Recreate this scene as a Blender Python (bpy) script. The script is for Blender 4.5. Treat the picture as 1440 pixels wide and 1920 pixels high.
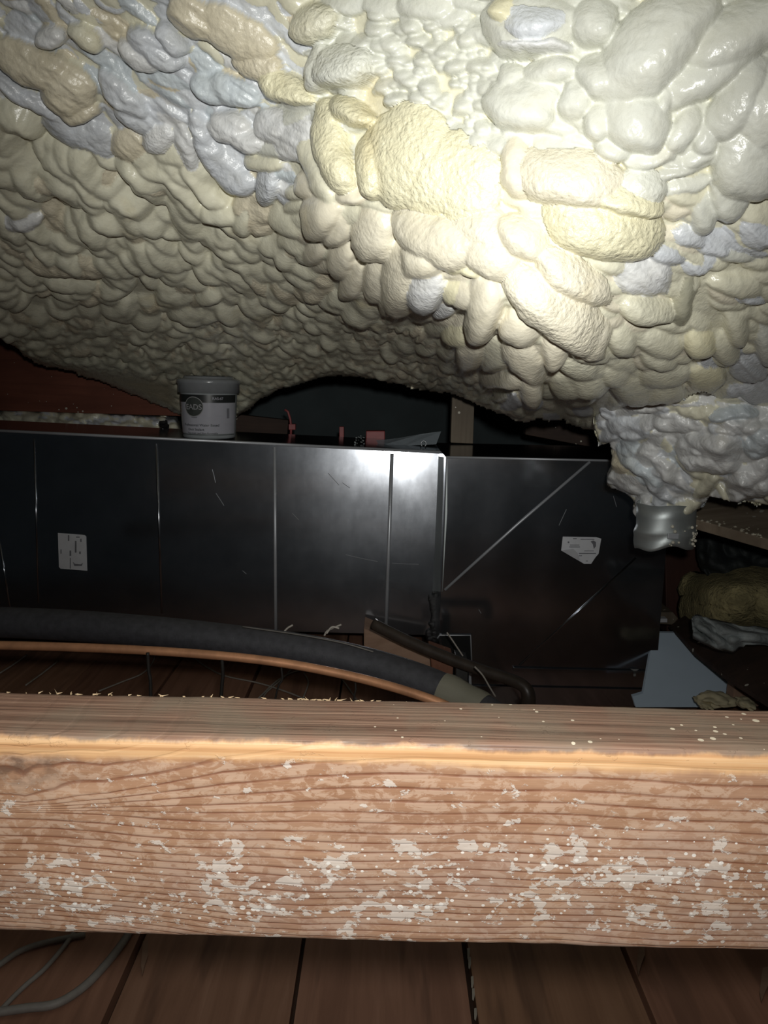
import bpy, bmesh, math, random
import numpy as np
from mathutils import Vector, Matrix, noise as mnoise

random.seed(7); rng = np.random.RandomState(11)
scn = bpy.context.scene
for o in list(bpy.data.objects): bpy.data.objects.remove(o)
C = scn.collection
R = math.radians

# ------------------------------------------------------------------ camera
F = 1440.0; PITCH = R(10.2); ROLL = R(1.4)
cam = bpy.data.cameras.new('camera'); co = bpy.data.objects.new('camera', cam); C.objects.link(co)
cam.sensor_fit = 'VERTICAL'; cam.sensor_height = 24; cam.lens = 24 * F / 1920
cam.clip_start = .02; cam.clip_end = 60
fw = Vector((0, math.cos(PITCH), -math.sin(PITCH))); r0 = Vector((1, 0, 0)); u0 = Vector((0, math.sin(PITCH), math.cos(PITCH)))
rt = math.cos(ROLL) * r0 + math.sin(ROLL) * u0; up = -math.sin(ROLL) * r0 + math.cos(ROLL) * u0
co.matrix_world = Matrix((rt, up, -fw)).transposed().to_4x4()
scn.camera = co
# ------------------------------------------------------------------ world, lamp, exposure
w = bpy.data.worlds.new('world'); scn.world = w; w.use_nodes = True
w.node_tree.nodes['Background'].inputs[0].default_value = (.55, .68, .75, 1)
w.node_tree.nodes['Background'].inputs[1].default_value = .011
scn.view_settings.view_transform = 'Standard'; scn.view_settings.look = 'None'
scn.view_settings.exposure = 0; scn.view_settings.gamma = 1
LP = Vector((.02, -.03, .055))           # the hand-held lamp beside the phone
def spot(name, target, energy, angle, blend, radius, col):
    l = bpy.data.lights.new(name, 'SPOT'); l.energy = energy; l.spot_size = R(angle); l.spot_blend = blend
    l.shadow_soft_size = radius; l.color = col
    o = bpy.data.objects.new(name, l); C.objects.link(o); o.location = LP
    o.rotation_euler = (Vector(target) - LP).to_track_quat('-Z', 'Y').to_euler(); return o
spot('flashlight_beam', (-.01, 1.0, .06), 31, 57, 1.0, .014, (1, 1, .96))
spot('flashlight_spill', (-.02, 1.0, .03), 15.5, 138, 1.0, .014, (1, .99, .95))

# ------------------------------------------------------------------ pixel rays -> places
def ray(px, py):
    d = fw * F + rt * (px - 720) - up * (py - 960); return d / d.y
def at(px, py, y): return ray(px, py) * y
def on_z(px, py, z):
    d = ray(px, py); return d * (z / d.z)
def on_plane(px, py, p0, n):
    d = ray(px, py); return d * (p0.dot(n) / d.dot(n))

# ------------------------------------------------------------------ object helpers
def tag(o, label=None, cat=None, group=None, kind=None):
    if label: o['label'] = label
    if cat: o['category'] = cat
    if group: o['group'] = group
    if kind: o['kind'] = kind
    return o
def empty(name, loc, label, cat, group=None):
    o = bpy.data.objects.new(name, None); C.objects.link(o); o.location = loc; o.empty_display_size = .05
    bpy.context.view_layer.update() if False else None
    return tag(o, label, cat, group)
def link(name, me, mat, parent=None, smooth=True):
    o = bpy.data.objects.new(name, me); C.objects.link(o)
    if mat: me.materials.append(mat)
    if parent:
        o.parent = parent
        l = Vector((0, 0, 0)); p = parent
        while p: l += p.location; p = p.parent
        o.location = -l                       # geometry is written in world coordinates
    if smooth: me.shade_smooth()
    return o
class MB:
    def __init__(s): s.v = []; s.f = []
    def add(s, vs, fs):
        k = len(s.v); s.v += [tuple(v) for v in vs]; s.f += [tuple(i + k for i in f) for f in fs]; return s
    def build(s, name, mat, parent=None, smooth=False, bevel=0, seg=2):
        me = bpy.data.meshes.new(name); me.from_pydata(s.v, [], s.f); me.validate()
        bm = bmesh.new(); bm.from_mesh(me); bmesh.ops.recalc_face_normals(bm, faces=bm.faces)
        bm.to_mesh(me); bm.free()
        o = link(name, me, mat, parent, smooth)
        if bevel:
            m = o.modifiers.new('bevel', 'BEVEL'); m.width = bevel; m.segments = seg; m.limit_method = 'ANGLE'; m.angle_limit = R(40)
        return o
    def hexa(s, b, t):                         # two quads, bottom and top loops
        return s.add(list(b) + list(t), [(0, 1, 2, 3), (7, 6, 5, 4), (0, 4, 5, 1), (1, 5, 6, 2), (2, 6, 7, 3), (3, 7, 4, 0)])
    def slab(s, pts, off):                     # polygon with thickness along off
        n = len(pts); off = Vector(off); a = [Vector(p) for p in pts]
        return s.add(a + [p + off for p in a], [tuple(range(n)), tuple(range(2 * n - 1, n - 1, -1))] + [(i, (i + 1) % n, n + (i + 1) % n, n + i) for i in range(n)])
    def board(s, a, b, wdir, wid, thk):        # a plank from a to b
        a = Vector(a); b = Vector(b); d = (b - a).normalized(); wd = Vector(wdir); wd = (wd - d * wd.dot(d)).normalized(); n = d.cross(wd)
        q = lambda p: [p - wd * wid / 2 - n * thk / 2, p + wd * wid / 2 - n * thk / 2, p + wd * wid / 2 + n * thk / 2, p - wd * wid / 2 + n * thk / 2]
        return s.hexa(q(a), q(b))
    def tube(s, pts, r, seg=10, caps=True):
        pts = [Vector(p) for p in pts]; n = len(pts); vs = []; ref = Vector((0, 0, 1)); prev = None
        for i, p in enumerate(pts):
            t = (pts[min(i + 1, n - 1)] - pts[max(i - 1, 0)]).normalized()
            if prev is None:
                a = t.cross(ref); a = a if a.length > .1 else t.cross(Vector((1, 0, 0)))
            else: a = prev - t * prev.dot(t)
            a.normalize(); prev = a; b = t.cross(a); rr = r(i / (n - 1)) if callable(r) else r
            vs += [p + (a * math.cos(2 * math.pi * k / seg) + b * math.sin(2 * math.pi * k / seg)) * rr for k in range(seg)]
        fs = [(i * seg + k, i * seg + (k + 1) % seg, (i + 1) * seg + (k + 1) % seg, (i + 1) * seg + k) for i in range(n - 1) for k in range(seg)]
        if caps: fs += [tuple(range(seg))[::-1], tuple(range((n - 1) * seg, n * seg))]
        return s.add(vs, fs)
    def lathe(s, c, prof, seg=48):             # prof: (radius, z)
        c = Vector(c); vs = [c + Vector((r * math.cos(2 * math.pi * k / seg), r * math.sin(2 * math.pi * k / seg), z)) for r, z in prof for k in range(seg)]
        return s.add(vs, [(i * seg + k, i * seg + (k + 1) % seg, (i + 1) * seg + (k + 1) % seg, (i + 1) * seg + k) for i in range(len(prof) - 1) for k in range(seg)])
def spline(pts, n=10):
    p = [Vector(q) for q in pts]; p = [p[0] * 2 - p[1]] + p + [p[-1] * 2 - p[-2]]; out = []
    for i in range(1, len(p) - 2):
        for k in range(n):
            t = k / n; a, b, c, d = p[i - 1:i + 3]
            out.append(.5 * ((2 * b) + (c - a) * t + (2 * a - 5 * b + 4 * c - d) * t * t + (3 * b - a - 3 * c + d) * t ** 3))
    return out + [p[-2]]

# ------------------------------------------------------------------ materials
class NT:
    def __init__(s, name):
        s.m = bpy.data.materials.new(name); s.m.use_nodes = True; s.t = s.m.node_tree; s.b = s.t.nodes['Principled BSDF']
    def n(s, typ, **kw):
        x = s.t.nodes.new(typ)
        for k, v in kw.items():
            if k.startswith('_'): setattr(x, k[1:], v)
            else: s.set(x, k, v)
        return x
    def set(s, x, k, v):
        inp = x.inputs[int(k[1:])] if k[0] == 'i' and k[1:].isdigit() else x.inputs[k.replace('__', ' ')]
        if isinstance(v, bpy.types.NodeSocket): s.t.links.new(v, inp)
        else: inp.default_value = v
    def math(s, op, a, b=0, c=0):
        x = s.n('ShaderNodeMath', _operation=op, i0=a, i1=b)
        if op in ('MULTIPLY_ADD', 'SMOOTH_MIN'): s.set(x, 'i2', c)
        return x.outputs[0]
    def pos(s, scale=(1, 1, 1), rot=(0, 0, 0)):
        c = s.n('ShaderNodeTexCoord'); mp = s.n('ShaderNodeMapping', Vector=c.outputs['Object'], Scale=scale, Rotation=rot); return mp.outputs[0]
    def noise(s, vec, scale, detail=4, rough=.55, dist=0):
        return s.n('ShaderNodeTexNoise', Vector=vec, Scale=scale, Detail=detail, Roughness=rough, Distortion=dist).outputs[0]
    def ramp(s, fac, stops, interp='LINEAR'):
        x = s.n('ShaderNodeValToRGB', Fac=fac); e = x.color_ramp.elements; x.color_ramp.interpolation = interp
        while len(e) < len(stops): e.new(.5)
        for el, (p, c) in zip(e, stops):
            el.position = p; el.color = (c[0], c[1], c[2], 1) if not isinstance(c, (int, float)) else (c, c, c, 1)
        return x.outputs[0]
    def mix(s, f, a, b, mode='MIX'):
        x = s.n('ShaderNodeMix', _data_type='RGBA', _blend_type=mode, i0=f)
        for k, v in ((6, a), (7, b)):
            if isinstance(v, tuple) and len(v) == 3: v = v + (1,)
            s.set(x, 'i%d' % k, v)
        return x.outputs[2]
    def bump(s, h, strength=.5, dist=.002, normal=None):
        x = s.n('ShaderNodeBump', Height=h, Strength=strength, Distance=dist)
        if normal: s.set(x, 'Normal', normal)
        return x.outputs[0]
    def out(s, **kw):
        for k, v in kw.items():
            if isinstance(v, tuple) and len(v) == 3: v = v + (1,)
            s.set(s.b, k, v)
        return s.m
def plain(name, col, rough=.6, metal=0, var=.25, scale=30, bump=.2, bd=.001, **kw):
    t = NT(name); p = t.pos(); n = t.noise(p, scale)
    c = t.ramp(n, [(.25, tuple(x * (1 - var) for x in col)), (.75, tuple(min(1, x * (1 + var)) for x in col))])
    return t.out(Base__Color=c, Roughness=rough, Metallic=metal, Normal=t.bump(t.noise(p, scale * 4), bump, bd), **kw)
def wood(name, dark, light, axis='y', specks=0, rough=.75, gs=1.0):
    t = NT(name); sc = {'x': (1.2, 22, 22), 'y': (22, 1.2, 22), 'z': (22, 22, 1.2)}[axis]
    p = t.pos(tuple(v * gs for v in sc)); g = t.noise(p, 1.6, 6, .6, .6)
    c = t.ramp(g, [(.3, dark), (.5, tuple((a + b) / 2 for a, b in zip(dark, light))), (.7, light)])
    st = t.noise(t.pos(), 5, 4); c = t.mix(t.ramp(st, [(.4, 0), (.7, .5)]), c, tuple(x * .6 for x in dark))
    if specks:
        v = t.n('ShaderNodeTexVoronoi', Vector=t.pos(), Scale=specks, Randomness=1.0)
        big = t.noise(t.pos(), 9, 3)
        thr = t.math('MULTIPLY', t.ramp(big, [(.45, 0), (.62, 1)]), .22)
        c = t.mix(t.math('LESS_THAN', v.outputs['Distance'], thr), c, (.6, .57, .48))
    return t.out(Base__Color=c, Roughness=rough, Normal=t.bump(g, .35, .0015))

def foam_mat(name):
    t = NT(name); a = t.n('ShaderNodeAttribute', _attribute_name='tint'); r = t.n('ShaderNodeAttribute', _attribute_name='skin')
    p = t.pos(); n1 = t.noise(p, 38, 5, .6); n2 = t.noise(p, 330, 3, .6)
    vo = t.n('ShaderNodeTexVoronoi', Vector=p, Scale=210, _feature='SMOOTH_F1').outputs[0]
    c = t.mix(.55, a.outputs[0], t.ramp(n1, [(.3, (.86, .84, .78)), (.7, (1, 1, 1))]), 'MULTIPLY')
    c = t.mix(t.ramp(t.noise(p, 9, 4), [(.6, 0), (.74, .35)]), c, (.86, .72, .46), 'MULTIPLY')
    rr = t.math('MULTIPLY_ADD', r.outputs['Fac'], 1.0, .12)
    h = t.math('ADD', t.math('MULTIPLY', n1, .9), t.math('MULTIPLY', t.math('MULTIPLY', t.math('ADD', n2, vo), r.outputs['Fac']), .85))
    rough = t.math('ADD', t.math('MULTIPLY_ADD', n2, .22, .14), t.math('MULTIPLY', r.outputs['Fac'], .12))
    return t.out(Base__Color=c, Roughness=rough, Normal=t.bump(h, .8, .0022), Subsurface__Weight=0.0, Specular__IOR__Level=.7)
M_foam = foam_mat('spray_foam')

def metal_mat(name, base, r0_, r1_, var=.3, broad=.0, metal=1.0):
    t = NT(name); p = t.pos(); n = t.noise(p, 7, 6, .65); n2 = t.noise(t.pos((1, 1, .25)), 60, 3)
    c = t.ramp(n, [(.3, tuple(x * (1 - var) for x in base)), (.7, base)])
    rg = t.ramp(t.math('ADD', t.math('MULTIPLY', n, .7), t.math('MULTIPLY', n2, .3)), [(.3, r0_), (.7, r1_)])
    bp_ = t.bump(t.noise(p, 3.2, 2), .12, .008)
    t.out(Base__Color=c, Metallic=metal, Roughness=rg, Normal=bp_)
    if broad:
        g = t.n('ShaderNodeBsdfGlossy', Color=c, Roughness=.27, Normal=bp_); mx = t.n('ShaderNodeMixShader', Fac=broad, i1=t.b.outputs[0], i2=g.outputs[0])
        t.t.links.new(mx.outputs[0], t.t.nodes['Material Output'].inputs[0])
    return t.m
M_duct = metal_mat('galvanised_sheet', (.44, .46, .50), .115, .155, .25, .12, .975)
M_rib = metal_mat('galvanised_ridge', (.5, .52, .55), .35, .5, .15, 0, .45)
M_galv = metal_mat('bright_galvanised', (.5, .54, .54), .4, .55, .2, 0, .7)
M_plate = plain('white_sticker_paper', (.62, .63, .66), .55, var=.08, bump=.05)
M_ink = plain('grey_print', (.16, .16, .18), .7, bump=0)
M_black = plain('black_rubber_insulation', (.042, .042, .048), .6, var=.3, scale=90, bump=.4, bd=.0008)
M_copper = plain('dull_copper', (.60, .30, .16), .5, metal=.45, var=.25, scale=40)
M_tar = plain('black_duct_sealant', (.012, .012, .013), .18, var=.3, scale=120, bump=.8, bd=.002)
M_dark = plain('dark_tie_wire', (.02, .018, .016), .5)
M_wire = plain('grey_white_wire', (.36, .33, .29), .6, var=.2, scale=60)
M_floor = None
M_redwood = wood('red_brown_stained_wood', (.15, .045, .026), (.24, .078, .045), 'x', 46)
M_post = wood('dusty_grey_wood', (.13, .10, .07), (.22, .18, .13), 'z', 60)
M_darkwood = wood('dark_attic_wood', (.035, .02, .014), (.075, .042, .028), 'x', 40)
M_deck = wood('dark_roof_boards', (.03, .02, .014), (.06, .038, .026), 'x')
M_ply = wood('pale_wood_block', (.30, .18, .12), (.42, .27, .19), 'x')
M_redblock = wood('red_brown_block', (.16, .06, .032), (.24, .10, .055), 'z', 60)
M_daylit_blue = plain('board_daylight_blue', (.66, .80, .94), .7, var=.06, scale=6, bump=.1)  # bluish daylight on the board is put into its base colour
M_wall = plain('dark_gable_wall', (.075, .095, .100), .85, var=.3, scale=3)
M_glass = plain('yellow_glass_wool', (.42, .36, .18), .95, var=.5, scale=26, bump=1, bd=.01)
M_kraft = plain('grey_paper_facing', (.32, .35, .35), .75, var=.4, scale=14, bump=.8, bd=.006)

# ------------------------------------------------------------------ room shell
FZ = -.84
def floor_mat():
    t = NT('brown_floor_boards'); at_ = t.n('ShaderNodeAttribute', _attribute_name='tint')
    p = t.pos((26, 1.6, 26)); g = t.noise(p, 1.4, 6, .6, .8)
    c = t.ramp(g, [(.3, (.28, .145, .092)), (.55, (.39, .21, .135)), (.75, (.49, .28, .19))])
    c = t.mix(1.0, c, at_.outputs[0], 'MULTIPLY')
    pl = t.noise(t.pos((9, 1.1, 1)), 2.2, 3)
    c = t.mix(t.ramp(pl, [(.56, 0), (.62, .35)]), c, (.06, .03, .022))
    v = t.n('ShaderNodeTexVoronoi', Vector=t.pos(), Scale=16)
    c = t.mix(t.math('LESS_THAN', v.outputs['Distance'], t.math('MULTIPLY', t.ramp(t.noise(t.pos(), 4), [(.55, 0), (.7, 1)]), .09)), c, (.4, .34, .28))
    return t.out(Base__Color=c, Roughness=.6, Normal=t.bump(g, .3, .001))
s1 = [on_z(255, 1850, FZ), on_z(560, 1850, FZ), on_z(880, 1850, FZ), on_z(1225, 1850, FZ)]
x0, sp = s1[2].x, (s1[3].x - s1[0].x) / 3
fb = MB(); tints = []
for k in range(-12, 12):
    a = x0 + k * sp; g = .003 if k % 3 else .006; dz = random.uniform(-.003, .003)
    fb.hexa([(a + g, -1.2, FZ - .02), (a + sp - g, -1.2, FZ - .02), (a + sp - g, 4.2, FZ - .02), (a + g, 4.2, FZ - .02)],
            [(a + g, -1.2, FZ + dz), (a + sp - g, -1.2, FZ + dz), (a + sp - g, 4.2, FZ + dz), (a + g, 4.2, FZ + dz)])
    tv = random.uniform(.75, 1.15); tints += [(tv, tv * random.uniform(.93, 1), tv * random.uniform(.9, 1), 1)] * 8
fb.hexa([(-3, -1.2, FZ - .05), (3, -1.2, FZ - .05), (3, 4.2, FZ - .05), (-3, 4.2, FZ - .05)], [(-3, -1.2, FZ - .022), (3, -1.2, FZ - .022), (3, 4.2, FZ - .022), (-3, 4.2, FZ - .022)])
tints += [(.15, .15, .15, 1)] * 8
M_floor = floor_mat(); fl = fb.build('floor', M_floor)
ca = fl.data.color_attributes.new('tint', 'FLOAT_COLOR', 'POINT'); ca.data.foreach_set('color', np.array(tints, dtype=np.float32).ravel())
tag(fl, 'brown wooden floor boards running away from the camera', kind='structure')
roofz = lambda y: .82 - .2 * y
tag(MB().hexa([(-3, -1.2, roofz(-1.2)), (3, -1.2, roofz(-1.2)), (3, 4.2, roofz(4.2)), (-3, 4.2, roofz(4.2))],
              [(-3, -1.2, roofz(-1.2) + .03), (3, -1.2, roofz(-1.2) + .03), (3, 4.2, roofz(4.2) + .03), (-3, 4.2, roofz(4.2) + .03)]).build('ceiling', M_deck),
    'dark sloping roof deck above the foam', kind='structure')
tag(MB().hexa([(-3, 4.2, FZ - .05), (3, 4.2, FZ - .05), (3, 4.25, FZ - .05), (-3, 4.25, FZ - .05)], [(-3, 4.2, .9), (3, 4.2, .9), (3, 4.25, .9), (-3, 4.25, .9)]).build('wall_back', M_wall), 'dark far wall of the attic', kind='structure')
for nm, x in (('wall_left', -3.05), ('wall_right', 3.0)):
    tag(MB().hexa([(x, -1.2, FZ - .05), (x + .05, -1.2, FZ - .05), (x + .05, 4.2, FZ - .05), (x, 4.2, FZ - .05)], [(x, -1.2, .9), (x + .05, -1.2, .9), (x + .05, 4.2, .9), (x, 4.2, .9)]).build(nm, M_wall), 'dark attic side wall', kind='structure')

# ------------------------------------------------------------------ spray foam
def vnoise(x, y, s, seed):
    r = np.random.RandomState(seed).rand(256, 256); X = x / s; Y = y / s
    xi = np.floor(X).astype(int); yi = np.floor(Y).astype(int); fx = X - xi; fy = Y - yi
    fx = fx * fx * (3 - 2 * fx); fy = fy * fy * (3 - 2 * fy); g = lambda a, b: r[a % 256, b % 256]
    return (g(xi, yi) * (1 - fx) + g(xi + 1, yi) * fx) * (1 - fy) + (g(xi, yi + 1) * (1 - fx) + g(xi + 1, yi + 1) * fx) * fy
def fbm(x, y, s, seed, o=4):
    t = 0; a = 1; n = 0
    for i in range(o): t = t + a * vnoise(x, y, s / 2 ** i, seed + i); n += a; a *= .5
    return t / n - .5
COL = dict(c=(.77, .75, .60), g=(.72, .73, .66), l=(.67, .70, .74), w=(.75, .76, .76), t=(.72, .66, .51), y=(.82, .78, .56), p=(.84, .79, .64), d=(.45, .44, .34), b=(.64, .70, .74))
def inpoly(X, Y, P):
    ins = np.zeros(X.shape, bool); n = len(P)
    for i in range(n):
        (x1, y1), (x2, y2) = P[i], P[(i + 1) % n]
        c = ((y1 > Y) != (y2 > Y)); ins ^= c & (X < (x2 - x1) * (Y - y1) / ((y2 - y1) if y2 != y1 else 1e-9) + x1)
    return ins
def segdist(X, Y, P):
    d = np.full(X.shape, 1e9)
    for (x1, y1), (x2, y2) in zip(P[:-1], P[1:]):
        dx, dy = x2 - x1, y2 - y1; t = np.clip(((X - x1) * dx + (Y - y1) * dy) / (dx * dx + dy * dy), 0, 1)
        d = np.minimum(d, np.hypot(X - x1 - t * dx, Y - y1 - t * dy))
    return d
def rbf(ctrl):
    P = np.array([(a, b) for a, b, c in ctrl], float) / 1000; V = np.log(np.array([c for a, b, c in ctrl], float)); n = len(P)
    K = np.hypot(P[:, None, 0] - P[None, :, 0], P[:, None, 1] - P[None, :, 1]) + np.eye(n) * .0
    A = np.zeros((n + 3, n + 3)); A[:n, :n] = K; A[:n, n] = 1; A[:n, n + 1:] = P; A[n, :n] = 1; A[n + 1:, :n] = P.T
    c = np.linalg.solve(A, np.concatenate([V, [0, 0, 0]]))
    def f(X, Y):
        x = X / 1000; y = Y / 1000; o = c[n] + c[n + 1] * x + c[n + 2] * y
        for i in range(n): o = o + c[i] * np.hypot(x - P[i, 0], y - P[i, 1])
        return np.exp(o)
    return f
def stamp(X, Y, X0, Y0, xs, ys, H, T, S, lst):
    big = len(lst) > 1000; lowk, pw = (.85, .5) if len(lst) > 260 else (.4, .5)
    for (cx, cy, a, b, ang, h, col, skin, off) in lst:
        m = max(a, b) * 1.05 + 24; h = h * 1.3
        if not big and cy < 500: off += (500 - cy) * .05
        i0, i1 = np.searchsorted(xs, [cx - m, cx + m]); j0, j1 = np.searchsorted(ys, [cy - m, cy + m])
        if i1 <= i0 or j1 <= j0: continue
        sl = (slice(j0, j1), slice(i0, i1)); k = min(1, max(a, b) / 42); dx = X0[sl] + k * (X[sl] - X0[sl]) - cx; dy = Y0[sl] + k * (Y[sl] - Y0[sl]) - cy; ca, sa = math.cos(R(ang)), math.sin(R(ang))
        u = (dx * ca + dy * sa) / a; v = (-dx * sa + dy * ca) / b
        if abs(ang) > 60: low = -u * 0 + dy / a
        else: low = v
        r2 = np.abs(u) ** 2.4 + np.abs(v) ** 2.2
        z = np.where(r2 < 1, h * (np.clip(1 - r2, 0, 1) ** pw) * (1 + lowk * low) + off, -1e3)
        z0 = H[sl]; win = z > z0
        skin = max(skin, .42) if col in 'lwbt' else skin; H[sl] = np.where(win, z, z0); cc = np.array(COL[col]) * random.uniform(.93, 1.05)
        T[sl][win] = cc; S[sl][win] = skin

def make_foam(name, xs, ys, depth, poly, edge, lists, base_col, label, cat, noise_amp=3.0, roll=16, extra=None, thick=.10, mat=M_foam, kind=None, nz=.55, torn=0):
    X, Y = np.meshgrid(xs, ys); D = depth(X, Y)
    wx = X + 30 * fbm(X, Y, 70, 3, 4); wy = Y + 30 * fbm(X, Y, 70, 9, 4)
    H = np.full(X.shape, -2.0); T = np.zeros(X.shape + (3,)); T[:] = COL[base_col]; S = np.full(X.shape, .3)
    # stamping happens on warped coordinates so that the lobes are not perfect ellipses
    for l in lists: stamp(wx, wy, X, Y, xs, ys, H, T, S, l)
    H = np.maximum(H, -2)
    # soften the creases slightly
    H = .6 * H + .1 * (np.roll(H, 1, 0) + np.roll(H, -1, 0) + np.roll(H, 1, 1) + np.roll(H, -1, 1))
    H += noise_amp * fbm(X, Y, 26, 21, 4) * 2 + S * 1.6 * fbm(X, Y, 7, 31, 3) * 2
    if torn: H += torn * np.abs(fbm(X * .8 + Y * .5, Y * 1.3 - X * .4, 60, 77, 3)) * 2
    lavm = (S >= .41) & (S < .43); H += np.where(lavm, 12 * (np.abs(fbm((X * .8 + Y * .6) * .42, (Y * .8 - X * .6) * 1.5, 42, 91, 4)) * 2 - .3), 0)
    if extra: extra(X, Y, H, T, S)
    ed = segdist(X, Y, edge); s = np.clip(ed / roll, 0, 1); D = D * (1 + .035 * (1 - np.sqrt(1 - (1 - s) ** 2)))
    H = H * np.clip(ed / (roll * .8), .25, 1)
    f_, r_, u_ = np.array(fw), np.array(rt), np.array(up)
    d = f_ * F + (X - 720)[..., None] * r_ - (Y - 960)[..., None] * u_; d = d / d[..., 1:2]; P = d * D[..., None]
    gy = np.gradient(P, axis=0); gx = np.gradient(P, axis=1); N = np.cross(gx, gy); N /= np.linalg.norm(N, axis=2, keepdims=True) + 1e-9
    tc = -P / np.linalg.norm(P, axis=2, keepdims=True); N *= np.sign((N * tc).sum(2, keepdims=True))
    # smooth the normals so that the lobes bulge evenly
    for _ in range(6): N[1:-1, 1:-1] = .2 * (N[1:-1, 1:-1] + N[2:, 1:-1] + N[:-2, 1:-1] + N[1:-1, 2:] + N[1:-1, :-2])
    V = nz * N + (1 - nz) * tc; V /= np.linalg.norm(V, axis=2, keepdims=True)
    W = P + V * (H * D / F)[..., None]
    jg = 16 if torn else 7; ins = inpoly(X + jg * fbm(X, Y, 22, 51) * 2, Y + jg * fbm(X, Y, 22, 61) * 2, poly)
    ny, nx = X.shape; cell = ins[:-1, :-1] & ins[1:, :-1] & ins[:-1, 1:] & ins[1:, 1:]
    idx = np.arange(ny * nx).reshape(ny, nx); J, I = np.nonzero(cell)
    quads = np.stack([idx[J, I], idx[J + 1, I], idx[J + 1, I + 1], idx[J, I + 1]], 1)
    verts = W.reshape(-1, 3); cols = T.reshape(-1, 3); sk = S.ravel()
    pad = np.zeros((ny + 1, nx + 1), bool); pad[1:ny, 1:nx] = cell; be = []
    for (dj, di, p, q) in ((-1, 0, (0, 0), (0, 1)), (1, 0, (1, 1), (1, 0)), (0, -1, (1, 0), (0, 0)), (0, 1, (0, 1), (1, 1))):
        nb = pad[1 + J + dj, 1 + I + di] if True else None
        k = ~nb; be.append(np.stack([idx[J[k] + p[0], I[k] + p[1]], idx[J[k] + q[0], I[k] + q[1]]], 1))
    be = np.concatenate(be); uq, inv = np.unique(be, return_inverse=True); inv = inv.reshape(be.shape); nv = len(verts)
    back = verts[uq] * (1 + thick / np.linalg.norm(verts[uq], axis=1, keepdims=True)) + np.array([0, 0, .012])
    skirt = np.stack([be[:, 0], be[:, 1], inv[:, 1] + nv, inv[:, 0] + nv], 1)
    verts = np.concatenate([verts, back]); cols = np.concatenate([cols, cols[uq]]); sk = np.concatenate([sk, sk[uq]])
    faces = np.concatenate([quads, skirt]); used, fi = np.unique(faces, return_inverse=True); fi = fi.reshape(faces.shape)
    verts = verts[used]; cols = cols[used]; sk = sk[used]
    me = bpy.data.meshes.new(name); me.vertices.add(len(verts)); me.vertices.foreach_set('co', verts.astype(np.float32).ravel())
    me.loops.add(fi.size); me.loops.foreach_set('vertex_index', fi.astype(np.int32).ravel())
    me.polygons.add(len(fi)); me.polygons.foreach_set('loop_start', (np.arange(len(fi)) * 4).astype(np.int32))
    me.update(calc_edges=True); me.validate()
    a = me.color_attributes.new('tint', 'FLOAT_COLOR', 'POINT'); a.data.foreach_set('color', np.concatenate([cols, np.ones((len(cols), 1))], 1).astype(np.float32).ravel())
    a = me.attributes.new('skin', 'FLOAT', 'POINT'); a.data.foreach_set('value', sk.astype(np.float32))
    o = link(name, me, mat); tag(o, label, cat, kind=kind); return o

ctrl = []
for y, row in {
    -900: ((-600, .55), (300, .50), (1000, .48), (2000, .45)),
    -400: ((-600, .75), (0, .72), (500, .66), (1000, .60), (1440, .58), (2000, .58)),
    0: ((-600, 1.0), (0, .98), (300, .93), (600, .88), (900, .78), (1200, .72), (1440, .70), (2000, .70)),
    200: ((-600, 1.1), (0, 1.08), (300, 1.03), (520, .97), (650, .88), (900, .78), (1150, .72), (1440, .70), (2000, .70)),
    400: ((-600, 1.35), (0, 1.33), (200, 1.28), (400, 1.2), (520, 1.1), (620, .93), (850, .82), (1050, .76), (1250, .76), (1440, .78), (2000, .8)),
    550: ((-600, 1.65), (0, 1.62), (200, 1.6), (400, 1.52), (580, 1.38), (670, 1.1), (800, .90), (950, .80), (1100, .80), (1250, .84), (1440, .88), (2000, .9)),
    650: ((-600, 2.05), (0, 2.05), (200, 2.1), (400, 1.95), (600, 1.78), (780, 1.5), (870, 1.05), (1000, .88), (1150, .90), (1300, .94), (1440, 1.0), (2000, 1.05)),
    740: ((-600, 2.5), (0, 2.5), (200, 2.6), (400, 2.5), (600, 2.35), (800, 2.15), (900, 1.75), (960, 1.1), (1100, 1.08), (1250, 1.13), (1440, 1.15), (2000, 1.2)),
    800: ((400, 2.55), (900, 2.0), (1060, 1.9), (1120, 1.7), (1440, 1.3))}.items():
    ctrl += [(x, y, d) for x, d in row]
depth_main = rbf(ctrl)
def L(x, y, a, b, ang=0, h=None, col='c', skin=.25, off=0): return (x, y, a, b, ang, h if h is not None else .62 * min(a, b), col, skin, off)
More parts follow.
